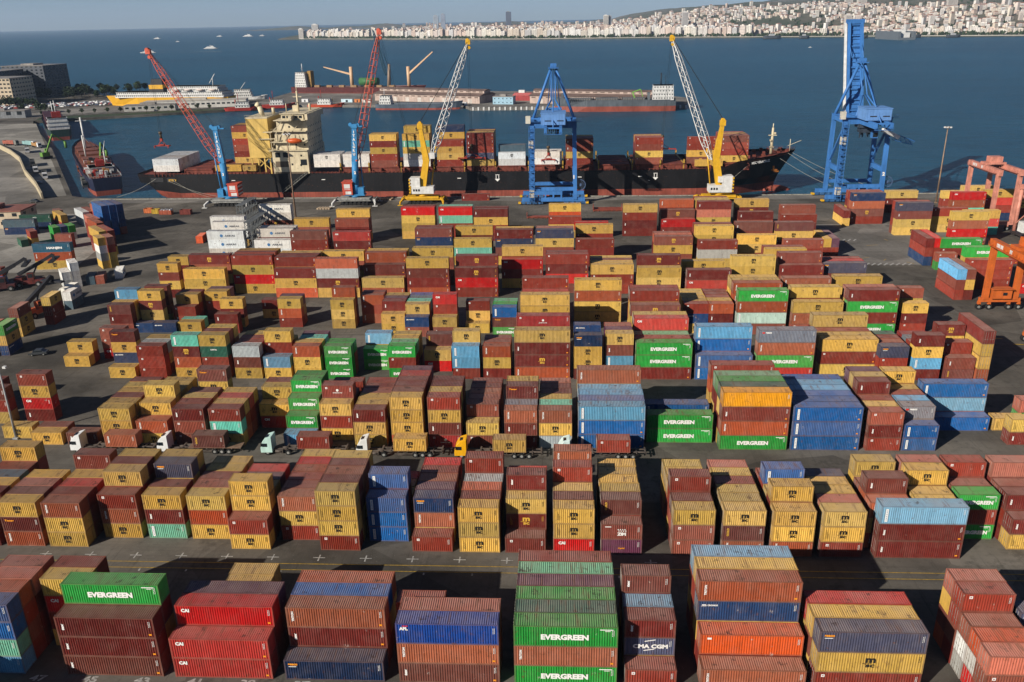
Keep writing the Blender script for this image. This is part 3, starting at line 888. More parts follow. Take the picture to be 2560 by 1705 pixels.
# superstructure: stepped cream decks
acc = MB()
acc.box((-130, 382.2, 9.6), (-113.6, 411.6, 20.6)); acc.box((-128.6, 384.6, 20.6), (-113.6, 409.6, 29.0)); acc.box((-127.4, 385.0, 29.0), (-113.4, 409.4, 33.8)); acc.box((-124.5, 384.0, 33.8), (-114.4, 410, 36.6))
acc_o = sp(acc).build('superstructure', CREAM, ship)
sl = MB()
for z, x0, y0 in ((20.6, -131.2, 381.5), (24.2, -130.2, 382.4), (29.0, -129.6, 382.8), (33.8, -128, 383.0), (36.6, -125, 383.4)):
    sl.box((x0, y0, z - .12), (-113.55, 411.7, z + .12))
sl.box((-124.5, 379.8, 33.9), (-119, 384, 34.2)); sl.box((-120, 379.6, 34.2), (-118.6, 384.2, 36.0))
sl.box((-136.5, 384.6, 25.4), (-128, 386.2, 25.7)); sl.box((-133.5, 383.2, 28.6), (-128.6, 384.6, 28.9))
sl.box((-113.6, 383.4, 33.9), (-112.4, 410.8, 36.5))
sp(sl).build('deck_slab', CREAM, ship)
rl = MB()
for z, x0, y0 in ((20.7, -131, 381.6), (29.1, -129.5, 382.9), (36.7, -124.9, 383.5)):
    for i in range(9): rl.box((x0 + i * 1.9, y0, z), (x0 + i * 1.9 + .06, y0 + .06, z + 1.05))
    rl.box((x0, y0, z + 1.0), (-113.6, y0 + .05, z + 1.06))
sp(rl).build('deck_railing', CREAM, ship)
rec = MB(); rec.box((-128.8, 382.12, 13.2), (-123.0, 382.22, 15.8)); rec.box((-129.4, 382.12, 10.0), (-114.2, 382.22, 11.0)); sp(rec).build('recess_shade_panel', P('recess_shadow', (.16, .12, .08), dirt=.3), ship)  # flat dark panels on the wall, shade of the openings put into their colour
def win(x0, z0, x1, z1, y): 
    w = MB(); w.box((x0, y - .06, z0), (x1, y + .05, z1)); sp(w).build('window', GLASS, acc_o)
acc_o_parent_fix = acc_o
for x, z in ((-128.6, 17.6), (-125.0, 17.6)): win(x, z, x + 2.3, z + 2.2, 382.2)
for x, z in ((-117, 17.9), (-119.5, 22.4), (-116, 25.0), (-122, 30.4), (-118.4, 30.4), (-115.6, 22.4), (-125, 14.0), (-121.5, 14.0), (-117.5, 13.6)): win(x, z, x + .75, z + .85, 382.2 if z < 20.6 else (384.6 if z < 29 else 385.0))
win(-117.2, 14.0, -114.3, 16.6, 382.2)
for k in range(5): win(-124 + k * 1.9, 34.7, -122.6 + k * 1.9, 35.8, 384.0)
for r_ in range(7):
    for k in range(8):
        w = MB(); zc = 12.2 + r_ * 3.0; xx = -113.6 if zc < 29 else -113.4
        w.box((xx - .05, 386.5 + k * 3.0, zc), (xx + .05, 387.2 + k * 3.0, zc + .8)); sp(w).build('window', GLASS, acc_o)
dv = MB()
for p, q in (((-130, 383, 20.6), (-127, 383, 29)), ((-127, 383, 26.2), (-129.6, 383, 22)), ((-126, 382.5, 26.2), (-123, 382.5, 29.8)), ((-120, 382.5, 29.0), (-115, 384.2, 33.6)), ((-129, 382.6, 29), (-124, 384.4, 33.6))): dv.beam(p, q, .28)
for x in (-129.8, -121.6): dv.box((x - .1, 382.2, 20.6), (x + .1, 382.4, 29))
sp(dv).build('stair_bracing', CREAM, ship)
tp = MB()
tp.tube((-118, 390, 36.6), (-118, 390, 46), .45, 8); tp.beam((-118, 387, 41), (-118, 393, 41), .3); tp.beam((-120, 390, 43.5), (-116, 390, 43.5), .25); tp.tube((-118, 390, 45), (-118, 390, 48.5), .16, 6)
tp.tube((-123, 388, 36.6), (-123, 388, 40.8), .2, 6); tp.cbox((-121, 396, 38), (2.4, 2.4, 2.6)); tp.tube((-115.6, 400, 36.6), (-115.6, 400, 39.6), .6, 8)
sp(tp).build('radar_mast', CREAM, ship)
lb = MB(); rings = []
for i in range(9):
    t = i / 8; x = -122.6 + 7.4 * t; k = max(.12, math.sin(pi * t) ** .55)
    rings.append([(x, 381.6 + 1.35 * k * cos(a), 25.0 + 1.25 * k * sin(a)) for a in [2 * pi * j / 10 for j in range(10)]])
lb.loft(rings, 0, True); sp(lb).build('lifeboat', LIFEB, ship)
dvt = MB()
for x in (-121.6, -116.4): dvt.beam((x, 384.6, 23.4), (x, 381.5, 27.4), .3); dvt.beam((x, 381.5, 27.4), (x, 381.5, 26), .12)
sp(dvt).build('davit', CREAM, ship)
fu = MB(); fu.box((-141.6, 385.5, 17.4), (-131.6, 407, 34.6)); fo = sp(fu).build('funnel_casing', FUNY, ship)
ft = MB(); ft.box((-141.8, 385.3, 34.6), (-131.4, 407.2, 35.1)); ft.tube((-135.6, 392, 35), (-136.6, 392, 39.4), 1.15, 12); ft.tube((-136.6, 392, 39.4), (-138, 392, 40.6), 1.15, 12)
for i in range(10): ft.box((-141.7 + i * 1.12, 385.4, 35.1), (-141.64 + i * 1.12, 385.46, 36.1))
ft.box((-141.7, 385.4, 36.05), (-131.5, 385.46, 36.12)); ft.tube((-133, 400, 35), (-133, 400, 38), .8, 10)
sp(ft).build('exhaust_pipe', CREAM, ship)
fl = MB()
for x in (-141, -138, -135, -132.4):
    for y in (386, 406): fl.beam((x, y, 9.6), (x, y, 17.4), .6)
fl.beam((-141, 386, 10), (-132.4, 386, 17.3), .35); fl.beam((-138, 386, 17), (-132, 386, 11), .35); fl.box((-141.8, 385.3, 17.0), (-131.4, 407, 17.4))
fl.beam((-141.5, 385.2, 25.5), (-132, 384.6, 17.4), .2); fl.beam((-141.5, 385.2, 26.5), (-132, 384.6, 18.4), .12)
sp(fl).build('funnel_support', FUNY, ship)
# fore mast, bow gear, name, marks
fm = MB(); fm.tube((97, 394, 15), (97, 394, 26.5), .75, 10, r2=.5); fm.cbox((97, 394, 23.2), (3.6, 1.2, .3)); fm.cbox((97, 394, 18), (1.8, 1.8, .2)); fm.tube((97, 394, 26), (97, 394, 28.4), .2, 6); fm.cbox((97.9, 393.5, 24.1), (.8, .8, .9)); fm.cbox((96.2, 393.5, 21), (.5, 1.4, .8))
sp(fm).build('fore_mast', CREAM, ship)
fw = MB()
for i in range(20):
    x = 80 + i * 1.35; fw.cbox((x, 397 + RND.uniform(-1, 1) * (16 - (x - 78) * .42), 14.7 + (x - 80) * .05), (RND.uniform(.6, 1.5), RND.uniform(.6, 2), RND.uniform(.6, 1.5)))
for s_ in (-1, 1):
    for i in range(len(ST) - 5):
        a, b_ = ST[i + 4], ST[i + 5]
        if a[0] < 78: continue
        for dz in (.5, 1.0): fw.beam((a[0], CYS + s_ * a[1], a[6] + dz), (b_[0], CYS + s_ * b_[1], b_[6] + dz), .06)
sp(fw).build('bow_deck_gear', DECKR, ship)
bm = MB(); bm.tube((106, 397, 15.6), (106, 397, 21), .16, 6); bm.beam((105, 397, 18), (110.5, 395.5, 20.6), .14); sp(bm).build('bow_staff', CREAM, ship)
yg = MB(); yg.box((-3, 381.2, 10.5), (-1.8, 382.2, 12.4))
an = MB(); an.cbox((97.6, 387.7, 8.6), (2.6, .5, .8)); an.cbox((97.0, 387.5, 9.4), (.7, .5, 2.2)); an.cbox((98.4, 387.9, 8.0), (2.4, .4, .6))
sp(an).build('anchor', P('anchor_rust', (.5, .17, .03), dirt=.5), ship)
nmx = MB(); put_text(nmx, 'MSC VERACRUZ', 0, 0, 1.05, 0, .02, w=9.4, shear=.12)
Mn = Matrix.Translation((86.4, 383.05, 11.9)) @ Matrix.Rotation(radians(21), 4, 'Z') @ Matrix.Rotation(radians(4.5), 4, 'Y').inverted() @ Matrix.Rotation(radians(14), 4, 'X').inverted()
nmx.v = [tuple(Mn @ Vector(p)) for p in nmx.v]; sp(nmx).build('ship_name', INK['w'], ship)
mk = MB()
for x in (-150, -108, -94, -68, -45.5, 9, 36): rect(mk, x, 7.4, x + 1.7, 7.7, 0, 380.93)
for x in (-28, 43):
    rect(mk, x, 7.0, x + .25, 9.0, 0, 380.93); rect(mk, x + 1.2, 7.0, x + 1.45, 9.0, 0, 380.93); rect(mk, x - .2, 8.8, x + 1.6, 9.05, 0, 380.93)
    mk.face([(x - .5, 380.93, 7.1), (x + .72, 380.93, 5.9), (x + 1.9, 380.93, 7.1)])
rect(mk, 40.5, 5.6, 41.2, 5.85, 0, 380.93)
sp(mk).build('hull_mark', INK['w'], ship)
so = MB()
for x0, x1 in ((-188.5, -182.6), (-180.5, -174)): so.box((x0, 381.15 + (1.2 if x0 < -182 else .1), 6.9), (x1, 381.9, 8.9))
sp(so).build('mooring_port', STEEL_DARK, ship)
sn = MB(); put_text(sn, 'MSC', -185.4, 7.4, .9, 0, .04, y=382.2, w=2.4); put_text(sn, 'STE YK', -179.8, 7.4, .9, 0, .04, y=381.2, w=5)
sp(sn).build('stern_lettering', INK['y'], ship)
gw = MB(); gw.beam((-114, 380.4, 10.6), (-126.6, 379.6, 1.6), 1.1, .2)
for i in range(11):
    t = i / 10; x, y, z = -114 - 12.6 * t, 380.0 - .8 * t, 10.6 - 9 * t
    gw.beam((x, y, z), (x, y, z + 1.1), .07)
gw.beam((-114, 380.0, 11.7), (-126.6, 379.2, 2.7), .08)
sp(gw).build('gangway', P('gangway_grey', (.3, .3, .26), dirt=.4), ship)
ML = [((-186, 381.5, 8.5), (-205, 379.5, .6)), ((-178, 381.2, 8.0), (-160, 377.4, .6)), ((-180, 381.2, 7.6), (-153, 377.3, .6)), ((104, 392, 15.5), (135, 374, .6)), ((106, 395, 15.6), (146, 374, .6)), ((100, 389, 13.5), (128, 374, .6)), ((84, 383.2, 11), (66, 374.4, .6))]
for a, b_ in ML:
    m_ = MB(); a0_, b0_ = a, b_; a = Vector(a); b_ = Vector(b_); pts = []
    for i in range(9):
        t = i / 8; p = a.lerp(b_, t); p.z -= 1.6 * math.sin(pi * t) * (0.3 + .7 * ((a - b_).length / 40)); p.z = max(p.z, .5); pts.append(p)
    m_.path(pts, .07, 4)
    o = m_.build('mooring_line', ROPE, label='pale mooring line %s' % ('from the bow to the quay near x' if a.x > 0 else 'from the stern down to the quay'), cat='rope', group='mooring lines of the black ship')
    o['label'] = 'pale mooring line %s' % ('leading left from the ship stern', 'upper of the two stern lines to the quay', 'lower of the two stern lines to the quay', 'left bow line towards the second blue crane', 'highest bow line towards the second blue crane', 'lowest bow line dropping to the quay', 'short line from the bow shoulder to the quay')[ML.index((a0_, b0_))]
# deck cargo
CARGO = [(-187.6, 384.6, 11.3, 'WW', 10, 40), (-157.6, 382.6, 11.5, 'y', 2, 40), (-144.6, 382.6, 11.5, 'y', 1, 20), (-153.6, 398, 12.7, 'yrrryr', 5, 40), (-111.6, 384, 12.7, 'Wv', 4, 40), (-98, 384, 12.7, 'WW', 3, 40), (-85, 383.2, 12.7, 'rryxy', 3, 40), (-70, 383.2, 12.7, 'WWyqy', 4, 40), (-54.6, 383.2, 12.7, 'ryyr', 4, 40), (-41, 383.2, 12.7, 'yNrxx', 6, 40), (-26.8, 383.2, 12.7, 'Wv', 3, 40), (-10.6, 385, 12.7, 'WW', 3, 40), (3.6, 383.2, 12.7, 'ryxx', 5, 40), (34.6, 383.2, 12.7, 'ryrr', 5, 40), (57.5, 383.2, 12.7, 'Myrr', 1, 40), (72.8, 386, 12.7, 'yrrx', 6, 40), (61, 381.9, 11.6, 'y', 1, 40)]
CW_ = 0
for i, (x, y, z, ti, rows, ft) in enumerate(CARGO):
    L, H = (L20, H20) if ft == 20 else (L40, H40)
    for r_ in range(rows):
        hi = ti if r_ == 0 else (ti if ti in ('WW', 'Wv') else ''.join(RND.choice('yrxMr') for _ in ti[:-1]) + RND.choice('yrxy'))
        if i == 7 and r_ >= 2: hi += 'y'
        if i == 8 and r_ >= 2: hi += 'yn'
        if i == 10 and r_ >= 1: hi = 'NNS'
        for k, c in enumerate(hi):
            if r_ == 0:
                t = 'lone' if len(ti) == 1 else ('top' if k == len(hi) - 1 else TIER[k])
                container(x, y + r_ * 2.5, z + k * H, L, c, 0, '%s container aboard the ship, %s tier of the %s deck stack from the stern' % (SHADE[c], t, ORD[i]), False, 'containers on the ship deck')
            else: STUFF.add(x, y + r_ * 2.5, z + k * H, L, c)

# ------------------------------------------------------------------ cranes
def lattice(mb, p, q, w0, w1, n, r, mi=0, ends=True, mode='full'):
    """four chords with zigzag bracing between p and q"""
    p = Vector(p); q = Vector(q); d = (q - p); Ln = d.length; d.normalize()
    a = d.cross(Vector((0, 0, 1))); a = a.normalized() if a.length > .05 else Vector((1, 0, 0)); b_ = a.cross(d).normalized()
    def cor(t):
        w = w0 + (w1 - w0) * t
        if ends: w *= min(1, .35 + 4.5 * t, .30 + 4.5 * (1 - t))
        c = p + d * (Ln * t)
        return [c + a * (w / 2 * i) + b_ * (w / 2 * j) for i, j in ((-1, -1), (1, -1), (1, 1), (-1, 1))]
    C = [cor(i / n) for i in range(n + 1)]
    for i in range(n):
        for k in range(4):
            mb.tube(C[i][k], C[i + 1][k], r, 5, mi, caps=False)
            k2 = (k + 1) % 4
            if mode == 'ladder':
                mb.tube(C[i][k], C[i][k2], r * .7, 4, mi, caps=False)
                if k % 2 and i % 2: mb.tube(C[i][k], C[i + 1][k2], r * .45, 4, mi, caps=False)
            elif mode == 'zigzag':
                if i % 2 == 0: mb.tube(C[i][k], C[i + 1][k2], r * .6, 4, mi, caps=False)
                else: mb.tube(C[i][k2], C[i + 1][k], r * .6, 4, mi, caps=False)
            else:
                if i % 2 == 0: mb.tube(C[i][k], C[i + 1][k2], r * .6, 4, mi, caps=False)
                else: mb.tube(C[i][k2], C[i + 1][k], r * .6, 4, mi, caps=False)
                mb.tube(C[i][k], C[i][k2], r * .6, 4, mi, caps=False)
    return C
BLUEM, REDL, YELM, LBLUE = P('crane_blue', (.045, .25, .52), dirt=.2), P('crane_red', (.70, .13, .075), dirt=.25), P('crane_yellow', (.72, .40, .02), dirt=.18), P('gantry_blue', (.055, .20, .52), rough=.5, dirt=.25, scale=.15)
TYRE = P('tyre_rubber', (.018, .018, .018), rough=.85, dirt=.3); GREYM = P('machine_grey', (.36, .36, .34), dirt=.4); CABLE = P('wire_rope', (.02, .02, .02), rough=.7)
def spreader(parent, x, y, z, top, L, mat, rz=0):
    s = MB(); s.box((-L / 2, -.25, 0), (L / 2, .25, .45)); 
    for e in (-1, 1): s.box((e * L / 2 - .2, -1.2, -.1), (e * L / 2 + .2, 1.2, .35)); s.box((e * (L / 2 - .1) - .15, -1.2, -.7), (e * (L / 2 - .1) + .15, -1.0, 0)); s.beam((e * L * .3, 0, .4), (0, 0, 2.6), .22)
    s.box((-.5, -.5, 2.2), (.5, .5, 3.4)); s.box((-1, -.6, .4), (1, .6, .9))
    s.v = [(x + a * cos(rz) - b_ * sin(rz), y + a * sin(rz) + b_ * cos(rz), z + c) for a, b_, c in s.v]
    o = s.build('spreader', mat, parent)
    h = MB(); h.tube((x, y, z + 3.4), (x, y, z + 5.6), .5, 8); h.tube((x, y, z + 5.2), (x, y, z + 6.3), .75, 8); h.build('hook_block', P('hook_dark', (.10, .07, .04)), parent)
    c = MB()
    for dx in (-.35, .35): c.tube((x + dx, y, z + 6), (top[0] + dx, top[1], top[2]), .05, 4, caps=False)
    c.build('hoist_rope', CABLE, parent)
    return o
def mobile_crane(x, y, tip, spread, label, body, boom, house, num, yellow=False, back=1, sy=0, slen=6.2):
    o = empty('mobile_harbour_crane', (x, y, 0), 0, label, 'crane', 'mobile harbour cranes on the quay')
    T = Vector(tip) - Vector((x, y, 0))
    ch = MB()
    ch.box((-8.6, -2.0, 1.5), (8.6, 2.0, 2.6)); ch.box((-7.0, -2.4, 2.2), (7.0, 2.4, 3.1))
    for e in (-1, 1): ch.box((e * 8.7 - .5, -3.0, 1.5), (e * 8.7 + .5, 3.0, 2.6))
    ch.build('chassis', YELM if yellow else GREYM, o)
    for e in (-1, 1):
        for f in (-1, 1):
            g = MB(); g.beam((e * 8.6, f * 3, 2.2), (e * 9.4, f * 5.6, 1.2), .7); g.tube((e * 9.4, f * 5.6, .1), (e * 9.4, f * 5.6, 1.4), .3, 8); g.box((e * 9.4 - 1.1, f * 5.6 - .6, .02), (e * 9.4 + 1.1, f * 5.6 + .6, .2)); g.build('outrigger', YELM if yellow else WHITE, o)
    for i in range(7 if not yellow else 6):
        for f in (-1, 1):
            w = MB(); w.wheel((-5.6 + i * 1.85, f * 2.7, .72), .7, .7, 'y', 0, None, 12); w.build('wheel', [TYRE], o)
    sl_ = MB(); sl_.tube((0, 0, 3.1), (0, 0, 3.9), 2.0, 16); sl_.box((-4.4, -2.0, 3.9), (4.4, 2.0, 4.4)); sl_.build('slew_ring', body, o)
    hx = back * 2.9
    hs = MB()
    if not yellow:
        hs.box((hx - 2.2, -2.4, 4.4), (hx + 2.2, 3.6, 9.6)); hs.box((hx - 2.5, -2.6, 9.6), (hx + 2.5, 3.8, 9.9))
        hs.build('machine_house', house, o)
        p = MB(); p.box((hx - 1.4, -2.46, 7.2), (hx + 1.2, -2.41, 9.0)); p.box((hx - .9, -2.46, 4.6), (hx + 1.6, -2.41, 5.9)); p.box((hx - 1.4, -2.46, 6.6), (hx + 1.3, -2.41, 6.8)); p.build('white_panel', WHITE, o)
        for k in range(3):
            st = MB(); xx = hx + back * 2.24; st.box((min(xx, xx + .03 * back), -2.2, 4.9 + k * 1.6), (max(xx, xx + .03 * back), 3.4, 5.6 + k * 1.6)); st.build('stripe', WHITE, o)
        w2 = MB(); w2.box((-hx - 1.4, -2.0, 4.4), (-hx + 1.2, 1.2, 7.4)); w2.build('winch_housing', body, o)
    else:
        hs.box((-4.6, -2.6, 4.4), (5.0, 2.6, 7.4)); hs.box((back * 3 - 2.2, -2.4, 7.4), (back * 3 + 2.2, 2.4, 11.2)); hs.build('machine_house', WHITE, o)
        st = MB(); xx = back * 5.3
        for k in range(5): st.box((xx - .35, -2.7, 4.6 + k * 1.35), (xx + .35, 2.7, 5.3 + k * 1.35))
        st.build('counterweight', YELM, o)
        for k in range(3): w = MB(); w.box((-3.9 + k * 1.1, -2.67, 5.5), (-3.2 + k * 1.1, -2.6, 6.4)); w.build('window', GLASS, o)
    # tower
    tw = MB()
    if not yellow:
        tw.tube((0, 0, 4.4), (-back * .4, 0, 8.5), 1.25, 14, r2=1.45); tw.tube((-back * .4, 0, 8.5), (-back * .9, 0, 18.5), 1.45, 14); tw.beam((-back * .9, 0, 18.5), (-back * 1.9, 0, 33), 2.5, 2.3, w2=1.9, h2=1.6, up=(0, 1, 0))
        pv = Vector((-back * 1.0 + (.8 if T.x > 0 else -.8), 0, 19.0))
        hd = MB(); hd.cbox((-back * 1.9, 0, 33.4), (2.6, 2.2, 1.6)); hd.cbox((-back * 1.9 + (1.6 if T.x < 0 else 1.2), 0, 33.2), (4.6, 1.4, .5)); hd.tube((-back * 1.9 - 1.6, -.8, 34), (-back * 1.9 - 1.6, .8, 34), .8, 10); hd.tube((-back * 1.9 + 1.6, -.8, 33.8), (-back * 1.9 + 1.6, .8, 33.8), .7, 10); hd.build('tower_head', body, o)
        n_ = MB(); put_text(n_, num, -back * .75 - .35, 13.2, 1.25, 0, .06, y=-1.55); n_.build('crane_number', INK['w'], o)
        for k, chh in enumerate('ITALGRU'):
            l_ = MB(); zz = 30.4 - k * 1.55; put_text(l_, chh, -back * (.9 + (zz - 18.5) / 14.5), zz, 1.15, 0, .04, True, y=-1.30 + .02 * k * .3); l_.build('tower_letter', INK['w'], o)
        ld = MB()
        for k in range(11): ld.box((-back * 1.0 + back * .9 - back * k * .05, -.7, 18.6 + k * 1.3), (-back * 1.0 + back * 1.5 - back * k * .05 + .01, .7, 18.66 + k * 1.3))
        ld.build('tower_ladder', body, o)
    else:
        kx = -back * 2.2
        tw.beam((0, -.0, 7.0), (kx, 0, 18.6), 3.0, 2.4, up=(0, 1, 0), w2=2.6, h2=2.2); tw.beam((kx, 0, 17.8), (-back * .4, 0, 32), 2.8, 2.2, up=(0, 1, 0), w2=1.5, h2=1.4)
        pv = Vector((kx + (2.6 if T.x > 0 else -2.0), 0, 20.2 if T.x > 0 else 18.2))
        hd = MB(); hd.cbox((-back * .3, 0, 32.8), (2.3, 1.9, 2.2)); hd.tube((-back * .3, -1, 34), (-back * .3, 1, 34), .8, 10); hd.build('tower_head', body, o)
        cb = MB(); cb.cbox((kx + (2.9 if T.x > 0 else 2.4), -1.6, 20.6 if T.x > 0 else 9.8), (2.2, 1.8, 2.4)); cb.build('operator_cab', WHITE, o)
    tw.build('tower', body, o)
    bo_ = MB(); lattice(bo_, pv, T, 3.0, 1.8, 19 if not yellow else 24, .15 if not yellow else .19, mode='ladder' if not yellow else 'zigzag'); bo_.beam(pv - Vector((0, 1.4, 0)), pv + Vector((0, 1.4, 0)), .6); bo_.build('boom', boom, o)
    th = MB(); th.cbox(T, (2.0, 1.8, 1.9)); th.tube(T + Vector((-.2, -1, .8)), T + Vector((-.2, 1, .8)), .8, 10); th.tube(T + Vector((.4, -1, -2.2)), T + Vector((.4, 1, -2.2)), .7, 10); th.build('boom_head', body if yellow else boom, o)
    rp = MB(); top_ = Vector((-back * (1.9 if not yellow else .3), 0, 34.4))
    for dy in (-.6, .6): rp.tube(top_ + Vector((0, dy, 0)), T + Vector((0, dy, .6)), .06 if not yellow else .09, 4, caps=False)
    rp.build('luffing_rope', CABLE, o)
    lu = MB(); lu.tube((-back * 3.4, 1.0, 5), pv.lerp(T, .1) + Vector((0, 0, -.6)), .28, 8); lu.build('luffing_cylinder', BLUEM if not yellow else YELM, o)
    spreader(o, spread[0] - x, spread[1] - y, spread[2], T, slen, P('spreader_red', (.42, .05, .03), dirt=.3))
    return o
mobile_crane(-144.6, 362, (-173.2, 368, 64.6), (-173.8, 368, 25.2), 'blue mobile crane with red lattice boom leaning left, numbered three', BLUEM, REDL, P('house_red', (.55, .075, .04), dirt=.2), '3')
mobile_crane(-88.4, 363, (-75.6, 376, 70.4), (-66.5, 386, 14.2), 'blue mobile crane with nearly upright red lattice boom, numbered two', BLUEM, REDL, P('house_red', (.55, .075, .04)), '2', back=-1, slen=5.6)
mobile_crane(-58.8, 364, (-38.6, 382, 65.6), (-38.6, 382, 16.2), 'yellow mobile crane with white lattice boom leaning right', YELM, WHITE, WHITE, '', True, back=-1, slen=12.2)
mobile_crane(68.4, 361, (47.4, 374, 65.6), (46.6, 386, 18.6), 'yellow mobile crane with white lattice boom leaning left', YELM, WHITE, WHITE, '', True, back=1, slen=12.2)

def ship_to_shore(xc, raised, num, label):
    o = empty('ship_to_shore_crane', (xc, 365, 0), 0, label, 'crane', 'blue ship-to-shore cranes')
    hw = 8.8; yl, yw = -7.0, 7.5
    LEG = {}
    for sx in (-1, 1):
        for sy, y in ((0, yl), (1, yw)):
            l_ = MB(); l_.beam((sx * (hw + .5), y, 2.2), (sx * hw, y, 34), 1.55, 1.9, up=(0, 1, 0), w2=1.5, h2=1.7); l_.build('leg', LBLUE, o)
    for y in (yl, yw):
        s = MB(); s.box((-hw - 4.6, y - .7, 1.4), (hw + 4.6, y + .7, 3.0)); s.build('sill_beam', LBLUE, o)
        s = MB(); s.box((-hw, y - .65, 6.0 if y == yl else 5.6), (hw, y + .65, 7.4 if y == yl else 7.0)); 
        if y == yl:
            for x in (-3.4, 0, 3.4): s.box((x - .35, y - .5, 3.0), (x + .35, y + .5, 6.0))
        s.build('portal_tie', LBLUE, o)
        s = MB(); s.box((-hw - .9, y - .8, 32.0), (hw + .9, y + .8, 34.6)); s.build('portal_beam', LBLUE, o)
        for sx in (-1, 1):
            b_ = MB()
            for k in range(4):
                cx_ = sx * (hw + .4) + (k - 1.5) * 2.5; b_.box((cx_ - 1.0, y - .55, .35), (cx_ + 1.0, y + .55, 1.5)); b_.wheel((cx_ - .5, y, .4), .36, .4, 'y', 0, None, 10); b_.wheel((cx_ + .5, y, .4), .36, .4, 'y', 0, None, 10)
            b_.build('bogie', P('bogie_blue', (.06, .17, .38), dirt=.5), o)
            bf = MB(); bx = sx * (hw + 5.6); bf.box((bx - .6, y - .9, .5), (bx + .6, y + .9, 1.2)); bf.build('buffer', YELM, o)
    for sx in (-1, 1):
        s = MB(); s.box((sx * hw - .6, yl, 12.5), (sx * hw + .6, yw, 14.4)); s.beam((sx * hw, yw, 15), (sx * hw, yl, 31.5), .8); s.build('side_tie', LBLUE, o)
        s = MB(); s.box((sx * hw - .7, yl, 32.4), (sx * hw + .7, yw, 34.2)); s.build('side_girder', LBLUE, o)
    af = MB()
    ap = Vector((0, yw, 54.6))
    for sx in (-1, 1):
        af.tube((sx * hw, yw, 34.2), ap + Vector((sx * 1.1, 0, 0)), .62, 10); af.tube((sx * hw * .62, yl - 2, 35), (sx * .9, yl + 6.5, 42.6), .36, 8); af.tube((sx * .9, yl + 6.5, 42.6), ap + Vector((sx * .8, 0, -.5)), .28, 8)
    af.tube((0, yl - 16, 33.6), ap, .22, 6); af.tube((0, yl + 6.5, 42.8), (0, yl - 12, 34.6), .3, 6)
    af.build('a_frame', LBLUE, o)
    hd = MB(); hd.cbox((0, yw, 55), (4.4, 3.6, .3)); hd.cbox((0, yw, 56), (2.6, 2.2, 1.6))
    for i in range(6):
        for f in (-1, 1): hd.box((-2.2 + i * .86, yw + f * 1.75 - .04, 55), (-2.14 + i * .86, yw + f * 1.75 + .04, 56.2))
    hd.build('apex_platform', LBLUE, o)
    gd = MB()
    for sx in (-1, 1): gd.box((sx * 3.0 - .55, yl - 19, 32.2), (sx * 3.0 + .55, yw + 2, 34.4))
    for k in range(5): gd.box((-3, yl - 18.5 + k * 8, 33.8), (3, yl - 18.1 + k * 8, 34.4))
    gd.build('trolley_girder', LBLUE, o)
    bm = MB()
    hinge = Vector((0, yw + 2.2, 33.4)); tip_ = hinge + (Vector((0, 12.5, 36.8)) if raised else Vector((0, 38, 0)))
    for sx in (-1, 1): bm.beam(hinge + Vector((sx * 3, 0, 0)), tip_ + Vector((sx * 2.6, 0, 0)), 1.1, 2.2)
    for k in range(9):
        p = hinge.lerp(tip_, .06 + k * .115); bm.beam(p - Vector((3, 0, 0)), p + Vector((3, 0, 0)), .5)
    for k in range(20): p = hinge.lerp(tip_, .03 + k * .05); bm.beam(p - Vector((3, -.4, 0)), p + Vector((3, .4, 0)), .35)
    bm.beam(hinge + Vector((0, .8, 0)), tip_ + Vector((0, .8, 0)), 4.6, .3)
    bo_ = bm.build('boom', LBLUE, o)
    if raised:
        wk = MB(); wk.beam(hinge + Vector((-4.2, 0, .5)), tip_ + Vector((-3.9, 0, 0)), 1.0, .7); wk.build('walkway', WHITE, bo_)
    fs = MB()
    for sx in (-1, 1):
        if raised:
            mid = hinge.lerp(tip_, .55) + Vector((sx * 2.4, -3, 3)); fs.tube(ap + Vector((sx * 1, 0, 0)), mid, .16, 6); fs.tube(mid, hinge.lerp(tip_, .82) + Vector((sx * 2.6, 0, 0)), .16, 6)
        else: fs.tube(ap + Vector((sx * 1, 0, 0)), hinge.lerp(tip_, .48) + Vector((sx * 3, 0, 1)), .18, 6); fs.tube(ap + Vector((sx * 1, 0, 0)), hinge.lerp(tip_, .93) + Vector((sx * 3, 0, 1)), .18, 6)
    fs.build('forestay', LBLUE, o)
    tpg = MB(); tpg.cbox(tip_ + Vector((0, 0, .6)), (7.4, 1.6, 1.8)); tpg.build('boom_tip', LBLUE, o)
    mh = MB(); mh.box((-4.9, yl - 12, 34.6), (4.9, yl - 1.5, 39.0)); mh.box((-5.1, yl - 12.2, 39.0), (5.1, yl - 1.3, 39.3))
    for k in range(9): mh.box((-4.6 + k * 1.15, yl - 12.05, 34.8), (-4.5 + k * 1.15, yl - 12.0, 38.8))
    mo = mh.build('machinery_house', P('house_blue', (.13, .28, .58), dirt=.15), o)
    for x in (-3.4, 1.6): v = MB(); v.box((x, yl - 12.08, 36.0), (x + 2.6, yl - 12.0, 36.4)); v.build('louvre', STEEL_DARK, mo)
    for x, y, z in ((-hw - 1.6, yl - 1.4, 35.6), (-hw - .5, yl - 1.6, 25.6), (-hw - .3, yl - 1.8, 5.0)):
        e = MB(); e.box((x - 1.0, y - .8, z - 1.5), (x + 1.0, y + .8, z + 1.5)); e.build('electrical_cabinet', P('cabinet_cream', (.6, .56, .46), dirt=.2), o)
    el = MB(); lattice(el, (-hw - .2, yl - 2.0, 1.6), (-hw - .2, yl - 2.0, 33), 2.1, 2.1, 22, .10, ends=False)
    for k in range(11): el.cbox((-hw - .2, yl - 2.0, 3 + k * 2.8), (2.6, 2.3, .14))
    el.build('stair_tower', LBLUE, o)
    wl_ = MB()
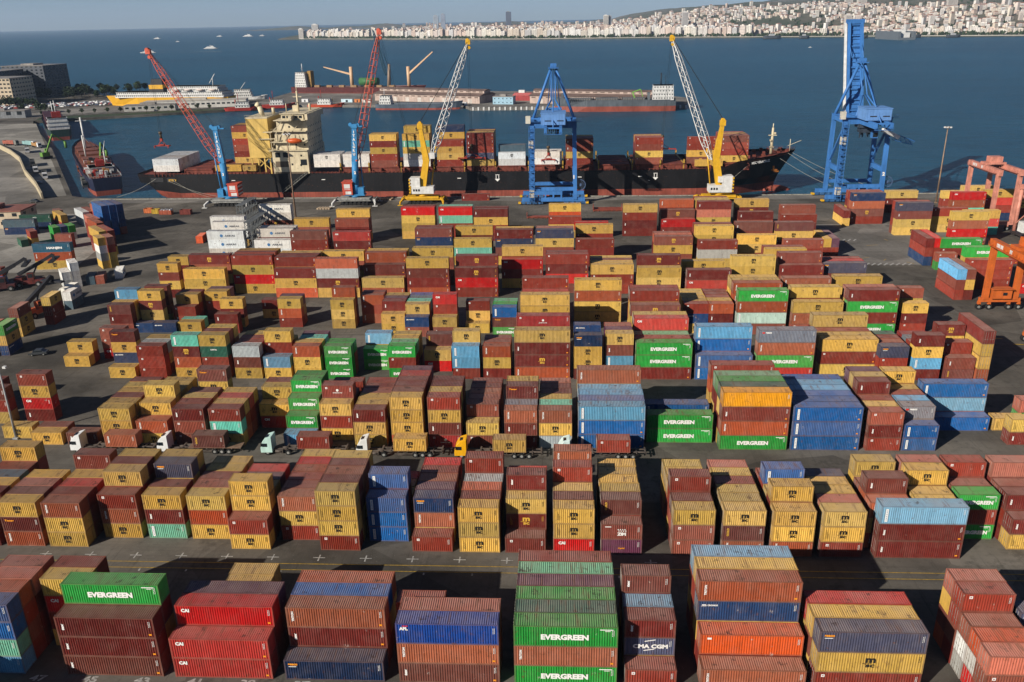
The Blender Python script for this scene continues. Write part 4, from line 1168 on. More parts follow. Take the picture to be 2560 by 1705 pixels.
    for z, x0, x1, y in ((34.7, -hw - 3, hw + 3, yl - 1.5), (34.7, -hw - 1, hw + 1, yw + 1.2), (31.8, -3.6, 3.6, yl - 19)):
        wl_.box((x0, y - .5, z - .06), (x1, y + .5, z + .03))
        n_ = int((x1 - x0) / 1.2)
        for k in range(n_ + 1): wl_.box((x0 + k * 1.2, y - .5, z), (x0 + k * 1.2 + .05, y - .45, z + 1.1))
        wl_.box((x0, y - .5, z + 1.05), (x1, y - .45, z + 1.1))
    wl_.build('walkway', LBLUE, o)
    ty = 18 if not raised else -6
    tr = MB(); tr.box((-3.6, ty - 3, 30.6), (3.6, ty + 3, 32.2)); tr.box((-2.6, ty - 2.4, 28.6), (2.4, ty + 2, 30.6))
    for k in range(7): tr.box((-2.9 + k * .9, ty - 2.2 + (k % 3), 26.6 + (k % 2)), (-2.5 + k * .9, ty - 1.6 + (k % 3), 30))
    tr.build('trolley', P('trolley_dark', (.05, .07, .10), dirt=.5), o)
    cb = MB(); cb.box((1.2, ty - 5.4, 26.8), (3.4, ty - 3.0, 29.6)); cb.build('operator_cab', LBLUE, o)
    g_ = MB(); g_.box((1.4, ty - 5.45, 27.2), (3.2, ty - 5.41, 29.0)); g_.build('window', GLASS, o)
    if not raised: spreader(o, -2.4, 20, 14.6, (-2.4, 20, 28.8), 6.0, P('spreader_red', (.42, .05, .03)))
    else:
        w_ = MB(); w_.beam((3.2, yl - 9, 30.6), (11.0, yl - 6, 27.2), 1.2, 1.4); w_.build('cable_tray', WHITE, o)
        w_ = MB(); lattice(w_, (10.4, yl - 4, 27), (18.2, yl - 3, 24.6), 2.4, 1.6, 7, .12, ends=False); w_.build('service_platform', LBLUE, o)
    rl_ = MB(); rx = hw + 2.6
    for k in range(16):
        a0, a1 = 2 * pi * k / 16, 2 * pi * (k + 1) / 16
        rl_.beam((rx + 2.2 * cos(a0), yl + .6, 8.2 + 2.2 * sin(a0)), (rx + 2.2 * cos(a1), yl + .6, 8.2 + 2.2 * sin(a1)), .3); rl_.beam((rx, yl + .6, 8.2), (rx + 2.1 * cos(a0), yl + .6, 8.2 + 2.1 * sin(a0)), .08)
    rl_.tube((rx, yl + .2, 8.2), (rx, yl + 1, 8.2), .6, 10); rl_.build('cable_reel', P('reel_dark', (.08, .13, .24)), o)
    n_ = MB(); put_text(n_, num, hw - .35, 11.0, 1.6, 0, .06, y=yl - 1.0); n_.build('crane_number', INK['w'], o)
    return o
ship_to_shore(-1.9, False, '1', 'blue gantry crane with lowered boom over the ship, numbered one')
ship_to_shore(125.6, True, '2', 'blue gantry crane with raised boom beyond the ship bow, numbered two')

# rubber-tyred gantry cranes on the right
def gantry(x0, x1, y0, y1, zt, mat, label, cabm):
    o = empty('rubber_tyred_gantry', ((x0 + x1) / 2, (y0 + y1) / 2, 0), 0, label, 'crane')
    ox, oy = (x0 + x1) / 2, (y0 + y1) / 2
    for y in (y0, y1):
        s = MB(); s.box((x0 - ox - 1.4, y - oy - .5, 2.2), (x1 - ox + 1.4, y - oy + .5, 3.3)); s.build('sill_beam', mat, o)
        for x in (x0, x1):
            l_ = MB(); l_.beam((x - ox, y - oy, 3), (x - ox, y - oy, zt), 1.35, 1.25, up=(0, 1, 0)); l_.build('leg', mat, o)
            b_ = MB()
            for dx in (-1.3, 1.3): b_.box((x - ox + dx - .35, y - oy - .4, .9), (x - ox + dx + .35, y - oy + .4, 2.3))
            b_.build('bogie', mat, o)
            for dx in (-1.3, 1.3):
                w = MB(); w.wheel((x - ox + dx, y - oy, .8), .78, .8, 'y', 0, 1, 12); w.build('wheel', [TYRE, GREYM], o)
    for x in (x0, x1):
        g = MB(); g.box((x - ox - .7, y1 - oy - 1.4, zt - .2), (x - ox + .7, y0 - oy + 1.4, zt + 1.9)); g.build('girder', mat, o)
        w = MB(); w.box((x - ox - .9 - .8, y1 - oy, zt + .5), (x - ox - .72, y0 - oy, zt + .56))
        n_ = 16
        for k in range(n_ + 1): yy = y1 - oy + (y0 - y1) * k / n_; w.box((x - ox - 1.66, yy, zt + .5), (x - ox - 1.6, yy + .06, zt + 1.6))
        w.build('walkway', mat, o)
    t = MB(); ym = oy * 0 + (y0 - oy) * .2; t.box((x0 - ox, ym - 2, zt + 1.9), (x1 - ox, ym + 2, zt + 2.6)); t.box((-2, ym - 1.6, zt + 2.6), (2.4, ym + 1.6, zt + 4.6)); t.build('trolley', cabm, o)
    p = MB(); p.box((-2.6, y0 - oy - 1.2, 3.3), (2.4, y0 - oy + 1.2, 5.8)); p.box((-2.9, y0 - oy - 1.6, 5.8), (2.7, y0 - oy + 1.2, 6.0)); p.build('power_pack', mat, o)
    wn2 = MB(); wn2.box((.1, y0 - oy - 1.25, 4.2), (1.2, y0 - oy - 1.2, 5.0)); wn2.build('window', GLASS, o)
    pn = MB()
    for k, (a, b_) in enumerate(((2.4, 4.0), (4.3, 5.6), (9.0, 10.2))): pn.box((x0 - ox - .74, y0 - oy - b_, zt + .3), (x0 - ox - .71, y0 - oy - a, zt + 1.5))
    pn.build('white_panel', WHITE, o)
    return o
ORANGE = P('gantry_orange', (.62, .135, .025), dirt=.25); PINK = P('gantry_pink', (.72, .29, .21), dirt=.35, rust=.05)
gantry(113.2, 120.8, 218.6, 195, 17.2, ORANGE, 'orange rubber-tyred gantry crane at the right edge of the yard', ORANGE)
gantry(155.2, 162.6, 327, 306, 20.0, PINK, 'faded pink gantry crane near the tall lamp mast', PINK)
def lattice_legs(x, y):
    o = empty('rubber_tyred_gantry', (x, y, 0), 0, 'second pink gantry crane with white machine house at the right edge', 'crane')
    for dx, dy in ((0, 0), (9, 0), (0, 13), (9, 13)):
        l_ = MB(); l_.tube((dx, dy, 1.6), (dx, dy, 17), .65, 10); l_.build('leg', PINK, o)
    s = MB(); s.box((-1, -.6, 16.4), (10, .6, 18)); s.box((-1, 12.4, 16.4), (10, 13.6, 18)); s.box((-.6, 0, 16.6), (.6, 13, 17.8)); s.beam((0, 0, 3), (9, 0, 15), .4); s.beam((9, 13, 3), (0, 13, 15), .4); s.beam((0, 0, 15), (0, 13, 4), .4); s.build('frame', PINK, o)
    m_ = MB(); m_.box((1, 1, 18), (5, 6, 21.5)); m_.build('machine_house', WHITE, o)
    m_ = MB(); m_.box((-4.6, -.8, 4.2), (-.6, 2.6, 7.6)); m_.build('operator_cab', WHITE, o)
    b_ = MB()
    for dx in (0, 9):
        b_.box((dx - .7, -1.4, .9), (dx + .7, 14.4, 1.7))
        for yy in (-.8, .8, 12.2, 13.8): b_.wheel((dx, yy, .7), .7, .6, 'x', 0, None, 10)
    b_.build('bogie', P('bogie_dark', (.05, .04, .04)), o)
lattice_legs(160.4, 286)
def reefer_rack(x, y, n, label):
    o = empty('reefer_rack', (x, y, 0), 0, label, 'steel gantry', 'grey steel reefer racks')
    ST_ = P('galvanised_steel', (.17, .18, .18), dirt=.35); Lr = 3.0
    f = MB()
    for i in range(n + 1):
        for xx in (0, 2.0): f.box((xx - .1, i * Lr - .1, 0), (xx + .1, i * Lr + .1, 14.2))
        for z in (2.9, 5.7, 8.6, 11.4, 14.1): f.box((-.1, i * Lr - .07, z - .1), (2.1, i * Lr + .07, z))
    f.build('post', ST_, o)
    for z in (2.9, 5.7, 8.6, 11.4, 14.1):
        p = MB(); p.box((-.3, -.3, z), (2.3, n * Lr + .3, z + .07)); 
        for xx in (-.28, 2.24):
            p.box((xx, -.3, z + 1.05), (xx + .05, n * Lr + .3, z + 1.1))
            for k in range(n * 2 + 1): p.box((xx, k * 1.5 - .02, z), (xx + .05, k * 1.5 + .03, z + 1.1))
        p.build('platform', ST_, o)
    b_ = MB()
    for k, z in enumerate((0, 2.9, 5.7, 8.6, 11.4)):
        b_.beam((0, 0, z), (2, 0, z + 2.7), .1); b_.beam((2, 0, z), (0, 0, z + 2.7), .1)
        for i in range(n): b_.beam((2.05, i * Lr, z), (2.05, (i + 1) * Lr, z + 2.7), .1)
    b_.build('bracing', ST_, o)
reefer_rack(-102.5, 266, 5, 'grey open steel rack tower between the white reefers, nearer one')
reefer_rack(-115.0, 293, 5, 'grey open steel rack tower between the white reefers, farther one')
# ------------------------------------------------------------------ lorries in the lane
def lorry(x, y, cabc, cabname, code, label, clabel, cshade):
    o = empty('container_lorry', (x, y, 0), 0, label, 'lorry', 'lorries waiting in the lane')
    CAB = P('cab_' + cabname, cabc, rough=.35, dirt=.15, spec=.5); FR = P('trailer_frame', (.16, .13, .11), dirt=.5)
    c = MB()
    prof = [(.0, .55), (.0, 1.35), (.12, 2.05), (.55, 2.9), (1.1, 3.45), (2.05, 3.75), (2.2, 3.75), (2.2, .6)]
    rings = [[(px, yy, pz) for px, pz in prof] for yy in (0.0, .06, 2.38, 2.44)]
    rings[0] = [(px + .05 if px < 1 else px - .04, 0, pz - (.05 if pz > 2 else -.02)) for px, pz in prof]; rings[3] = [(px + .05 if px < 1 else px - .04, 2.44, pz - (.05 if pz > 2 else -.02)) for px, pz in prof]
    c.loft(rings); cab_ = c.build('cab', CAB, o)
    w = MB(); w.box((.50, -.02, 1.75), (1.35, .01, 2.45)); w.build('side_window', GLASS, cab_)
    w = MB(); w.face([(.02, .2, 1.5), (.02, 2.24, 1.5), (.36, 2.24, 2.5), (.36, .2, 2.5)][::-1]); w.build('windscreen', GLASS, cab_)
    w = MB(); w.box((1.0, .5, 3.42), (1.7, 1.5, 3.60)); w.build('roof_hatch', GLASS, cab_)
    w = MB(); w.box((.2, -.24, 1.9), (.34, -.02, 2.5)); w.build('wing_mirror', STEEL_DARK, cab_)
    w = MB(); w.box((-.06, .1, .35), (.35, 2.34, .75)); w.build('bumper', FR, o)
    f = MB(); f.box((1.6, .75, .75), (6.6, 1.0, 1.05)); f.box((1.6, 1.45, .75), (6.6, 1.7, 1.05)); f.box((3.0, .12, .5), (4.1, .7, 1.0)); f.tube((2.7, .3, .75), (3.9, .3, .75), .28, 8); f.build('tractor_frame', FR, o)
    t = MB()
    for yy in (.55, 1.65): t.box((4.6, yy, 1.05), (15.9, yy + .22, 1.26))
    for k in range(8): xx = 4.7 + k * 1.57; t.box((xx, 0, 1.1), (xx + .16, 2.44, 1.27))
    t.box((4.6, 0, 1.12), (4.9, 2.44, 1.28)); t.box((15.7, 0, 1.1), (15.95, 2.44, 1.28)); t.box((15.9, .1, .6), (15.98, 2.34, .8))
    t.box((7.6, .05, .5), (10.6, .12, .6)); t.box((7.6, .05, .8), (10.6, .12, .9))
    for xx in (7.6, 10.5): t.box((xx, .05, .5), (xx + .1, .4, 1.1))
    t.build('trailer', FR, o)
    if code in 'xg':
        d = MB(); d.box((6.0, .02, 1.285), (15.9, 2.42, 1.32)); d.build('flatbed_deck', P('bed_planks', (.3, .19, .13), dirt=.4), o)
    for wx in (1.25, 5.1, 10.9, 12.25, 13.6):
        for wy in (.22, 2.22):
            w = MB(); w.wheel((wx, wy, .52), .52, .34, 'y', 0, 1, 14); w.build('wheel', [TYRE, GREYM], o)
    container(x + 7.0, y, 1.34, L20, code, 0, clabel, True, 'containers on the lorries', 'twenty_foot_container')
for x, y, cc, nm, code, w1 in ((-91.6, 136.0, (.75, .76, .76), 'white_blue', 't', 'leftmost white lorry, nose to nose with a lone maroon box'), (-74.8, 135.9, (.76, .77, .76), 'white', 'g', 'white lorry with a bare plank deck behind its box'), (-55.0, 135.7, (.52, .74, .68), 'mint', 'r', 'mint-green lorry in the lane'), (-37.0, 135.2, (.74, .74, .72), 'ivory', 'y', 'white lorry with roof hatch in the middle of the lane'), (-18.8, 135.0, (.85, .42, .01), 'yellow', 'y', 'yellow lorry in the lane'), (0.0, 135.2, (.62, .78, .76), 'pale', 'r', 'rightmost lorry, pale cab half hidden by stacked boxes')):
    lorry(x, y, cc, nm, code, w1, '%s short container riding on the %s' % (SHADE[code], w1.split(',')[0].split(' with')[0]), SHADE[code])
def car(x, y, rz, c, label, nm, group=None):
    o = empty('car', (x, y, 0), rz, label, 'car', group)
    b_ = MB(); prof = [(-2.1, .35), (-2.15, .75), (-1.2, .92), (-.6, 1.42), (.9, 1.45), (1.6, .98), (2.1, .9), (2.15, .4)]
    b_.loft([[(px, yy, pz) for px, pz in prof] for yy in (-.86, .86)]); b_.build('body', P('car_' + nm, c, rough=.3, spec=.6, dirt=.1), o)
    g = MB(); g.box((-.95, -.87, .98), (1.2, .87, 1.3)); g.build('window', GLASS, o)
    for sx in (-1.35, 1.35):
        for sy in (-.8, .8): w = MB(); w.wheel((sx, sy, .32), .32, .22, 'y', 0, 1, 10); w.build('wheel', [TYRE, GREYM], o)
car(-127.2, 185.4, radians(12), (.05, .055, .06), 'dark saloon car driving on the open yard at left', 'dark')
car(-240.5, 372.5, radians(-5), (.04, .042, .045), 'dark car on the approach road near the wall end', 'dark')
car(-267, 420, radians(2), (.3, .32, .34), 'grey car parked among lorries on the left quay', 'grey')

# ------------------------------------------------------------------ lamp masts
MASTG = P('mast_grey', (.42, .42, .41), dirt=.3); MASTR = P('mast_rust', (.36, .24, .16), dirt=.4, rust=.06)
def mast(x, y, h, mat, label, r=.28, ring=True):
    o = empty('lamp_mast', (x, y, 0), 0, label, 'lamp mast', 'lamp masts of the port')
    p = MB(); p.tube((0, 0, 0), (0, 0, h), r, 10, r2=r * .5); p.box((-.5, -.5, 0), (.5, .5, .3)); p.build('pole', mat, o)
    hd = MB(); hd.tube((0, 0, h - .2), (0, 0, h + .2), 1.1 if ring else .3, 10)
    hd.build('head_frame', mat, o)
    for k in range(6 if ring else 2):
        a = 2 * pi * k / (6 if ring else 2); l_ = MB(); l_.cbox((1.25 * cos(a), 1.25 * sin(a), h + .1), (.6, .6, .4)); l_.build('floodlight', WHITE, o)
mast(-107.6, 336.2, 33.5, MASTR, 'rusty tall lamp mast standing before the ship superstructure', .38)
mast(156.6, 354.8, 30.5, MASTR, 'rusty tall lamp mast alone against the water at right', .36)
mast(-105.8, 141.7, 15.0, MASTG, 'grey lamp mast at the left frame edge beside the lorry lane', .24, False)
# ------------------------------------------------------------------ yard markings
YLN = P('road_yellow', (.46, .29, .03), dirt=.5, scale=2.0, streak=False); WLN = P('road_white', (.5, .49, .46), dirt=.55, scale=2.0, streak=False)
mk2 = MB()
for y in (102.75, 101.3): mk2.box((-95, y, .004), (95, y + .14, .009))
mk2.build('yellow_lane_line', YLN, kind='structure')
for i, tx in enumerate(('47', '45', '43', '41', '39', '37', '35', '33')):
    n_ = MB(); vs, fs, tw, th = text_geo(tx, 1.0, .03); s_ = 1.0 / th
    n_.raw([(a * s_ * 1.5, c_ * s_, 0) for a, _, c_ in vs], [tuple(f) for f in fs]); n_.v = [(-65.1 + i * 6.62 + a, 78.4 + b_, .009) for a, b_, c_ in n_.v]
    n_.build('painted_bay_number', WLN, kind='structure')
cr = MB()
for i in range(14):
    for y in (104.3, 100.6):
        x = -78 + i * 7.05 + (0 if y > 102 else 2.2); 
        if y > 102: cr.box((x - .9, y, .004), (x + .9, y + .16, .008)); cr.box((x - .1, y - .7, .0045), (x + .1, y + .8, .0085))
        else: cr.box((x - .12, y, .004), (x + .12, y + .5, .008))
for k in range(9): cr.beam((88 + k * 1.9, 292.5, .01), (89.6 + k * 1.9, 295, .01), .5, .01); cr.beam((95 + k * 1.9, 261.5, .01), (97 + k * 1.9, 264, .01), .5, .01)
for x in (-40, -12): cr.box((x, 158.5, .004), (x + 1.4, 158.66, .008))
cr.build('painted_ground_marks', WLN, kind='structure')
ys = MB()
for k in range(16): a = RND.uniform(0, pi); x, y = 92 + (k % 8) * 7 + RND.uniform(-2, 2), 266 + (k // 8) * 22 + RND.uniform(-6, 6); ys.beam((x, y, .012), (x + 5 * cos(a), y + 2 * sin(a), .012), .25, .008)
for k in range(7): ys.beam((99 + k * 3.2, 205 - k * 4, .01), (101.4 + k * 3.2, 204.6 - k * 4, .01), .5, .008)
ys.build('worn_yellow_marks', YLN, kind='structure')
# ------------------------------------------------------------------ quay clutter
def scrap_bin(x, y, mat, words, silver=False, L=5.2):
    o = empty('open_bin', (x, y, 0), 0, words, 'bin')
    b_ = MB(); b_.box((0, 0, .1), (L, .12, 2.0)); b_.box((0, 2.2, .1), (L, 2.32, 2.0)); b_.box((0, .12, .1), (.12, 2.2, 2.0)); b_.box((L - .12, .12, .1), (L, 2.2, 2.0)); b_.box((.1, .1, .05), (L - .1, 2.2, .2))
    for k in range(5): b_.box((.3 + k * 1.05, -.06, .1), (.42 + k * 1.05, 0, 2.0))
    b_.build('bin_body', mat, o)
    if silver:
        sv = P('foil_bags', (.62, .63, .65), rough=.25, metal=.6)
        for i in range(4):
            for j in range(3):
                c = MB(); c.tube((.5 + i * 1.25, .4 + j * .75, 1.7), (1.5 + i * 1.25, .4 + j * .75, 1.85 + .2 * ((i + j) % 2)), .42, 8); c.build('bundle', sv, o)
RB = P('bin_red', (.42, .10, .05), dirt=.35); YB = P('bin_yellow', (.55, .36, .04), dirt=.3)
scrap_bin(-168.4, 343.4, RB, 'open red bin piled with silvery bundles on the quay', True)
scrap_bin(-172.4, 345.0, YB, 'small yellow open bin beside silvery bundles', False, 3.0)
scrap_bin(-159.4, 343.2, P('bin_maroon', (.2, .04, .03), dirt=.3), 'maroon open bin right of the silvery bundles', False, 4.6)
scrap_bin(-176.5, 346.5, P('rack_orange', (.6, .16, .05), dirt=.3), 'orange metal rack left of the yellow bin on the quay', False, 3.2)
def flat_rack(x, y, label):
    o = empty('flat_rack', (x, y, 0), 0, label, 'flat rack'); m_ = P('rack_red', (.33, .08, .05), dirt=.35)
    d = MB(); d.box((0, 0, .45), (12, 2.4, .75)); d.build('deck', m_, o)
    d = MB()
    for k in range(7): d.box((.2 + k * 1.9, 0, .1), (.5 + k * 1.9, 2.4, .45))
    d.box((0, .4, .05), (12, .6, .15)); d.build('rail', m_, o)
    for xx in (0, 11.8): d = MB(); d.box((xx, 0, .75), (xx + .2, 2.4, 2.2)); d.build('end_frame', m_, o)
flat_rack(-12.4, 331, 'red empty flat rack left of the blue crane base'); flat_rack(14.4, 343, 'red empty flat rack stacked right of the blue crane base'); flat_rack(14.6, 346, 'red empty flat rack behind another by the ship')
container(-42.3, 367.2, .02, L40, 'x', 0, 'lone dark-maroon container on the quay edge beside the ship hull', False)
def pallet(x, y, label):
    o = empty('timber_pallet', (x, y, 0), 0, label, 'timber'); m_ = P('raw_timber', (.5, .38, .26), dirt=.3)
    for k in range(5): p = MB(); p.beam((k * 1.2, 0, .35), (k * 1.2 + .8, 2.2, .6), .9, .5); p.build('beam', m_, o)
pallet(-102.6, 351, 'bundle of pale timbers on the quay behind a mustard stack'); pallet(-79.5, 369.5, 'long bundle of pale timbers at the quay kerb')

# ------------------------------------------------------------------ reach stackers
def stacker(x, y, rz, body, boom, label):
    o = empty('reach_stacker', (x, y, 0), rz, label, 'reach stacker')
    b_ = MB(); b_.box((-4, -1.6, .9), (3.6, 1.6, 2.1)); b_.box((-4.4, -1.7, 1.2), (-2, 1.7, 3.0)); b_.build('body', body, o)
    c = MB(); c.box((-.6, -1.2, 2.1), (1.2, .3, 4.2)); cb = c.build('cab', body, o)
    g = MB(); g.box((1.2, -1.1, 2.8), (1.24, .2, 4.0)); g.box((-.4, -1.24, 2.8), (1.0, -1.2, 4.0)); g.build('window', GLASS, cb)
    m_ = MB(); m_.beam((-3.6, .7, 3.6), (4.2, .7, 7.4), 1.0, 1.1); m_.beam((3.6, .7, 7.1), (7.4, .7, 9.2), .8, .9); m_.beam((0, .7, 2.2), (2.2, .7, 6), .4); m_.build('boom', boom, o)
    s = MB(); s.box((6.8, -3.0, 7.4), (8.2, 4.4, 7.9)); s.box((7.2, .2, 7.9), (7.8, 1.2, 9.2)); s.build('spreader', boom, o)
    for wx in (-3, 2.4):
        for wy in (-1.7, 1.7): w = MB(); w.wheel((wx, wy, .85), .85, .7, 'y', 0, 1, 14); w.build('wheel', [TYRE, GREYM], o)
DK = P('machine_dark', (.03, .03, .035), dirt=.3)
stacker(-163.5, 243, radians(14), P('stacker_red', (.16, .03, .025), dirt=.5), DK, 'dark reach stacker with raised boom in front of petrol-blue box')
stacker(-169.5, 238, radians(20), P('stacker_maroon', (.10, .03, .03), dirt=.5), DK, 'second dark reach stacker parked left of the first')
stacker(-144.8, 215, radians(75), P('stacker_orange', (.55, .12, .04), dirt=.3), DK, 'red stacker with dark boom half hidden behind mustard boxes at left')
stacker(126.5, 196, radians(95), ORANGE, ORANGE, 'orange lifting machine at the right edge beside a pale-mint box')

# ------------------------------------------------------------------ buildings on the left
def block(name, x, y, w, d, h, wall, roof, rz, label, floors=0, bays=0, cat='building', wm=None, side=0, ww=1.4, wh=1.1, front=True):
    o = empty(name, (x, y, 0), rz, label, cat)
    b_ = MB(); b_.box((0, 0, 0), (w, d, h)); wo = b_.build('wall', wall, o)
    r = MB(); r.box((-.3, -.3, h), (w + .3, d + .3, h + .5)); r.box((w * .3, d * .3, h + .5), (w * .6, d * .7, h + 2.2)); r.build('roof', roof, o)
    wm_ = {}
    wb = MB(); wb.box((-ww / 2, -.06, 0), (ww / 2, .1, wh)); me = wb.mesh('window', GLASS)
    sb = MB(); sb.box((-.06, -ww / 2, 0), (.1, ww / 2, wh)); ms = sb.mesh('window', GLASS)
    for f in range(floors):
        z = (f + .45) * h / floors
        if front:
            for k in range(bays): link('window', me, wo, ((k + .5) * w / bays, 0, z))
        for k in range(side): link('window', ms, wo, (w, (k + .5) * d / side, z))
    return o
HCREAM = P('plaster_cream', (.58, .47, .33), dirt=.18, scale=.08); HGREY = P('facade_grey', (.09, .10, .12), dirt=.25, scale=.1); ROOFG = P('flat_roof', (.34, .31, .28), dirt=.4, scale=.2); ROOFR = P('tile_roof', (.30, .12, .085), dirt=.3, scale=.6)
block('hotel', -640, 868, 82, 40, 27, HCREAM, ROOFG, 0, 'cream hotel block with a grid of dark windows at the far left', 7, 20, side=8, ww=2.6, wh=1.5)
block('office_block', -668, 915, 62, 60, 31, HGREY, ROOFG, radians(4), 'dark grey block rising behind the cream hotel', 9, 12, side=12, ww=2.4, wh=1.6)
block('office_block', -640, 985, 52, 45, 34, HGREY, ROOFG, radians(-4), 'darkest seaside block next to the trees', 10, 9, side=8, ww=2.4, wh=1.6)
block('office_block', -760, 930, 80, 60, 36, P('facade_sand', (.42, .37, .30), dirt=.3, scale=.1), ROOFG, 0, 'sandy block with rooftop plant behind the hotel', 9, 16, side=8)
block('terminal_shed', -520, 742, 46, 14, 6, P('shed_grey', (.26, .27, .28), dirt=.3), ROOFG, radians(10), 'low grey shed with two big doors before the car park', 1, 5, 'shed', ww=4, wh=3)
block('port_office', -239, 318.5, 25, 13, 6.6, HCREAM, ROOFR, radians(6), 'small cream office with reddish roof on the left yard', 2, 5, side=2, ww=1.8, wh=1.3)
tm = block('ferry_terminal', -395, 812, 95, 15, 6.4, P('terminal_white', (.62, .6, .55), dirt=.2, scale=.2), P('terminal_roof', (.5, .46, .40), dirt=.2), radians(11), 'long pale ferry terminal with flat roofs on the jetty', 1, 20, 'terminal', ww=3.0, wh=1.4)
block('ferry_terminal', -404, 790, 46, 13, 5.2, P('terminal_grey', (.42, .41, .38), dirt=.25), ROOFG, radians(11), 'low sloping terminal hall at the ferry bow', 1, 8, 'terminal', ww=3, wh=1.6)
block('pier_house', -60.4, 808, 19.5, 9, 6.9, P('house_pale_blue', (.33, .52, .64), dirt=.2), ROOFG, radians(-13), 'small pale-blue two-storey house on the pier', 2, 5, 'house', ww=.9, wh=.9)
def warehouse(x, y, L, rz, label):
    o = empty('warehouse', (x, y, 0), rz, label, 'warehouse', 'warehouses on the pier')
    WL = P('warehouse_pink', (.52, .40, .34), dirt=.3, scale=.2); RF = P('warehouse_roof', (.22, .15, .125), dirt=.35, scale=.2)
    b_ = MB(); b_.box((0, 0, 0), (L, 30, 7.2)); wo = b_.build('wall', WL, o)
    r = MB(); r.frust((-1, -1), (L + 1, 31), 7.2, (-1, 7), (L + 1, 23), 9.0); r.build('roof', RF, o)
    c = MB(); c.box((0, 9, 8.9), (L, 21, 11.2)); co = c.build('clerestory', WL, o)
    r = MB(); r.frust((-.6, 8.4), (L + .6, 21.6), 11.2, (-.6, 14), (L + .6, 16), 12.4); r.build('upper_roof', RF, o)
    wb = MB(); wb.box((-2.0, -.05, 0), (2.0, .1, 1.0)); me = wb.mesh('window', P('pane_brown', (.16, .11, .09)))
    db = MB(); db.box((-2.2, -.08, 0), (2.2, .1, 4.2)); md = db.mesh('door', P('door_pale', (.62, .56, .50), dirt=.25))
    n_ = int(L / 7)
    for k in range(n_):
        link('window', me, co, ((k + .5) * L / n_, 9, 9.6)); link('window', me, wo, ((k + .5) * L / n_, 0, 5.2))
        if k % 2: link('door', md, wo, ((k + .5) * L / n_, 0, 0))
# the pier
sheet('pier', [(-305, 840), (-191, 822), (-90, 812), (-78, 777), (112, 768), (124, 845), (80, 925), (-190, 985), (-305, 990)], .3, CONCRETE, depth=6)
pf = MB()
for k in range(40):
    t = k / 39; x = -76 + 188 * t; y = 777 - 9 * t; pf.box((x - .7, y - .6, -2), (x + .7, y + .05, .9))
pf.build('pier_fenders', WHITE, kind='stuff')
warehouse(-183, 866, 121, radians(-25), 'long pink warehouse with clerestory behind the grey coaster'); warehouse(-26, 812, 128, radians(-20), 'long pink warehouse behind the red and grey bulk carrier')
# ------------------------------------------------------------------ other vessels
def hullform(o, L, B, zt, zw, hc, bc, bowx=1.0, sheer=1.5, depth=4.0):
    h, b_, d = MB(), MB(), MB()
    xs = [0, .04, .12, .3, .7, .84, .93, 1.0]; hb = [.72, .88, 1, 1, 1, .82, .5, .03]
    T = lambda s: [(x * L, s * B / 2 * w, zt + sheer * max(0, x - .7) / .3) for x, w in zip(xs, hb)]
    W_ = lambda s: [((x * L) if x < .9 else x * L - (x - .9) * 10 * L * .035, s * B / 2 * w * (.93 if x < .8 else .7), zw) for x, w in zip(xs, hb)]
    K = lambda s: [((x * L) if x < .9 else x * L - (x - .9) * 10 * L * .05, s * B / 2 * w * .8, -depth) for x, w in zip(xs, hb)]
    for s in (-1, 1):
        for A, Bb, m_ in ((T(s), W_(s), h), (W_(s), K(s), b_)):
            for i in range(7):
                f = [Bb[i], Bb[i + 1], A[i + 1], A[i]]; m_.face(f if s < 0 else f[::-1], 0, False)
    t0, t1, w0, w1, k0, k1 = T(-1), T(1), W_(-1), W_(1), K(-1), K(1)
    h.face([w0[0], t0[0], t1[0], w1[0]]); b_.face([k0[0], w0[0], w1[0], k1[0]])
    for i in range(7): d.face([(t0[i][0], t0[i][1], t0[i][2] - .7), (t0[i + 1][0], t0[i + 1][1], t0[i + 1][2] - .7), (t1[i + 1][0], t1[i + 1][1], t1[i + 1][2] - .7), (t1[i][0], t1[i][1], t1[i][2] - .7)])
    h.build('hull', hc, o); b_.build('boot_top', bc, o)
    return d
def house(o, x0, x1, w, z0, levels, mat, step=1.0, win=True, hh=2.7):
    z = z0
    for k in range(levels):
        s = k * step * .5
        b_ = MB(); b_.box((x0 + s, -w / 2 + s * .4, z), (x1 - s, w / 2 - s * .4, z + hh)); b_.box((x0 + s - .4, -w / 2 + s * .4 - .4, z + hh - .1), (x1 - s + .4, w / 2 - s * .4 + .4, z + hh)); p = b_.build('deckhouse', mat, o)
        if win:
            n_ = max(2, int((x1 - x0 - 2 * s) / 2.2))
            wb = MB(); wb.box((-.45, -.08, 0), (.45, .12, 1.0)); me = wb.mesh('window', GLASS)
            for i in range(n_):
                for sg in (-1, 1): link('window', me, p, (x0 + s + (i + .5) * (x1 - x0 - 2 * s) / n_, sg * (w / 2 - s * .4) - .02, z + 1.2))
        z += hh
    return z
GREYH = P('hull_grey', (.13, .15, .17), dirt=.35, scale=.1); REDH = P('hull_red', (.42, .04, .03), dirt=.3, scale=.2); BLUEH = P('hull_navy', (.015, .02, .05), dirt=.3, scale=.2); REDW = P('antifouling', (.36, .09, .06), dirt=.35, scale=.1)
def vessel(name, x, y, rz, L, B, zt, zw, hc, bc, label, cat='ship', deckm=None, sheer=1.5):
    o = empty(name, (x, y, WATER_Z), rz, label, cat)
    hullform(o, L, B, zt, zw, hc, bc, sheer=sheer).build('deck', deckm or P('deck_brown', (.20, .12, .09), dirt=.4), o)
    return o
o = vessel('bulk_carrier', 101, 756, radians(180 - 3), 108, 17, 9.8, 4.4, GREYH, REDW, 'grey and red bulk carrier with white stern house at the pier', sheer=2.6)
z = house(o, 2, 20, 15, 9.2, 4, WHITE, .4, True, 3.0)
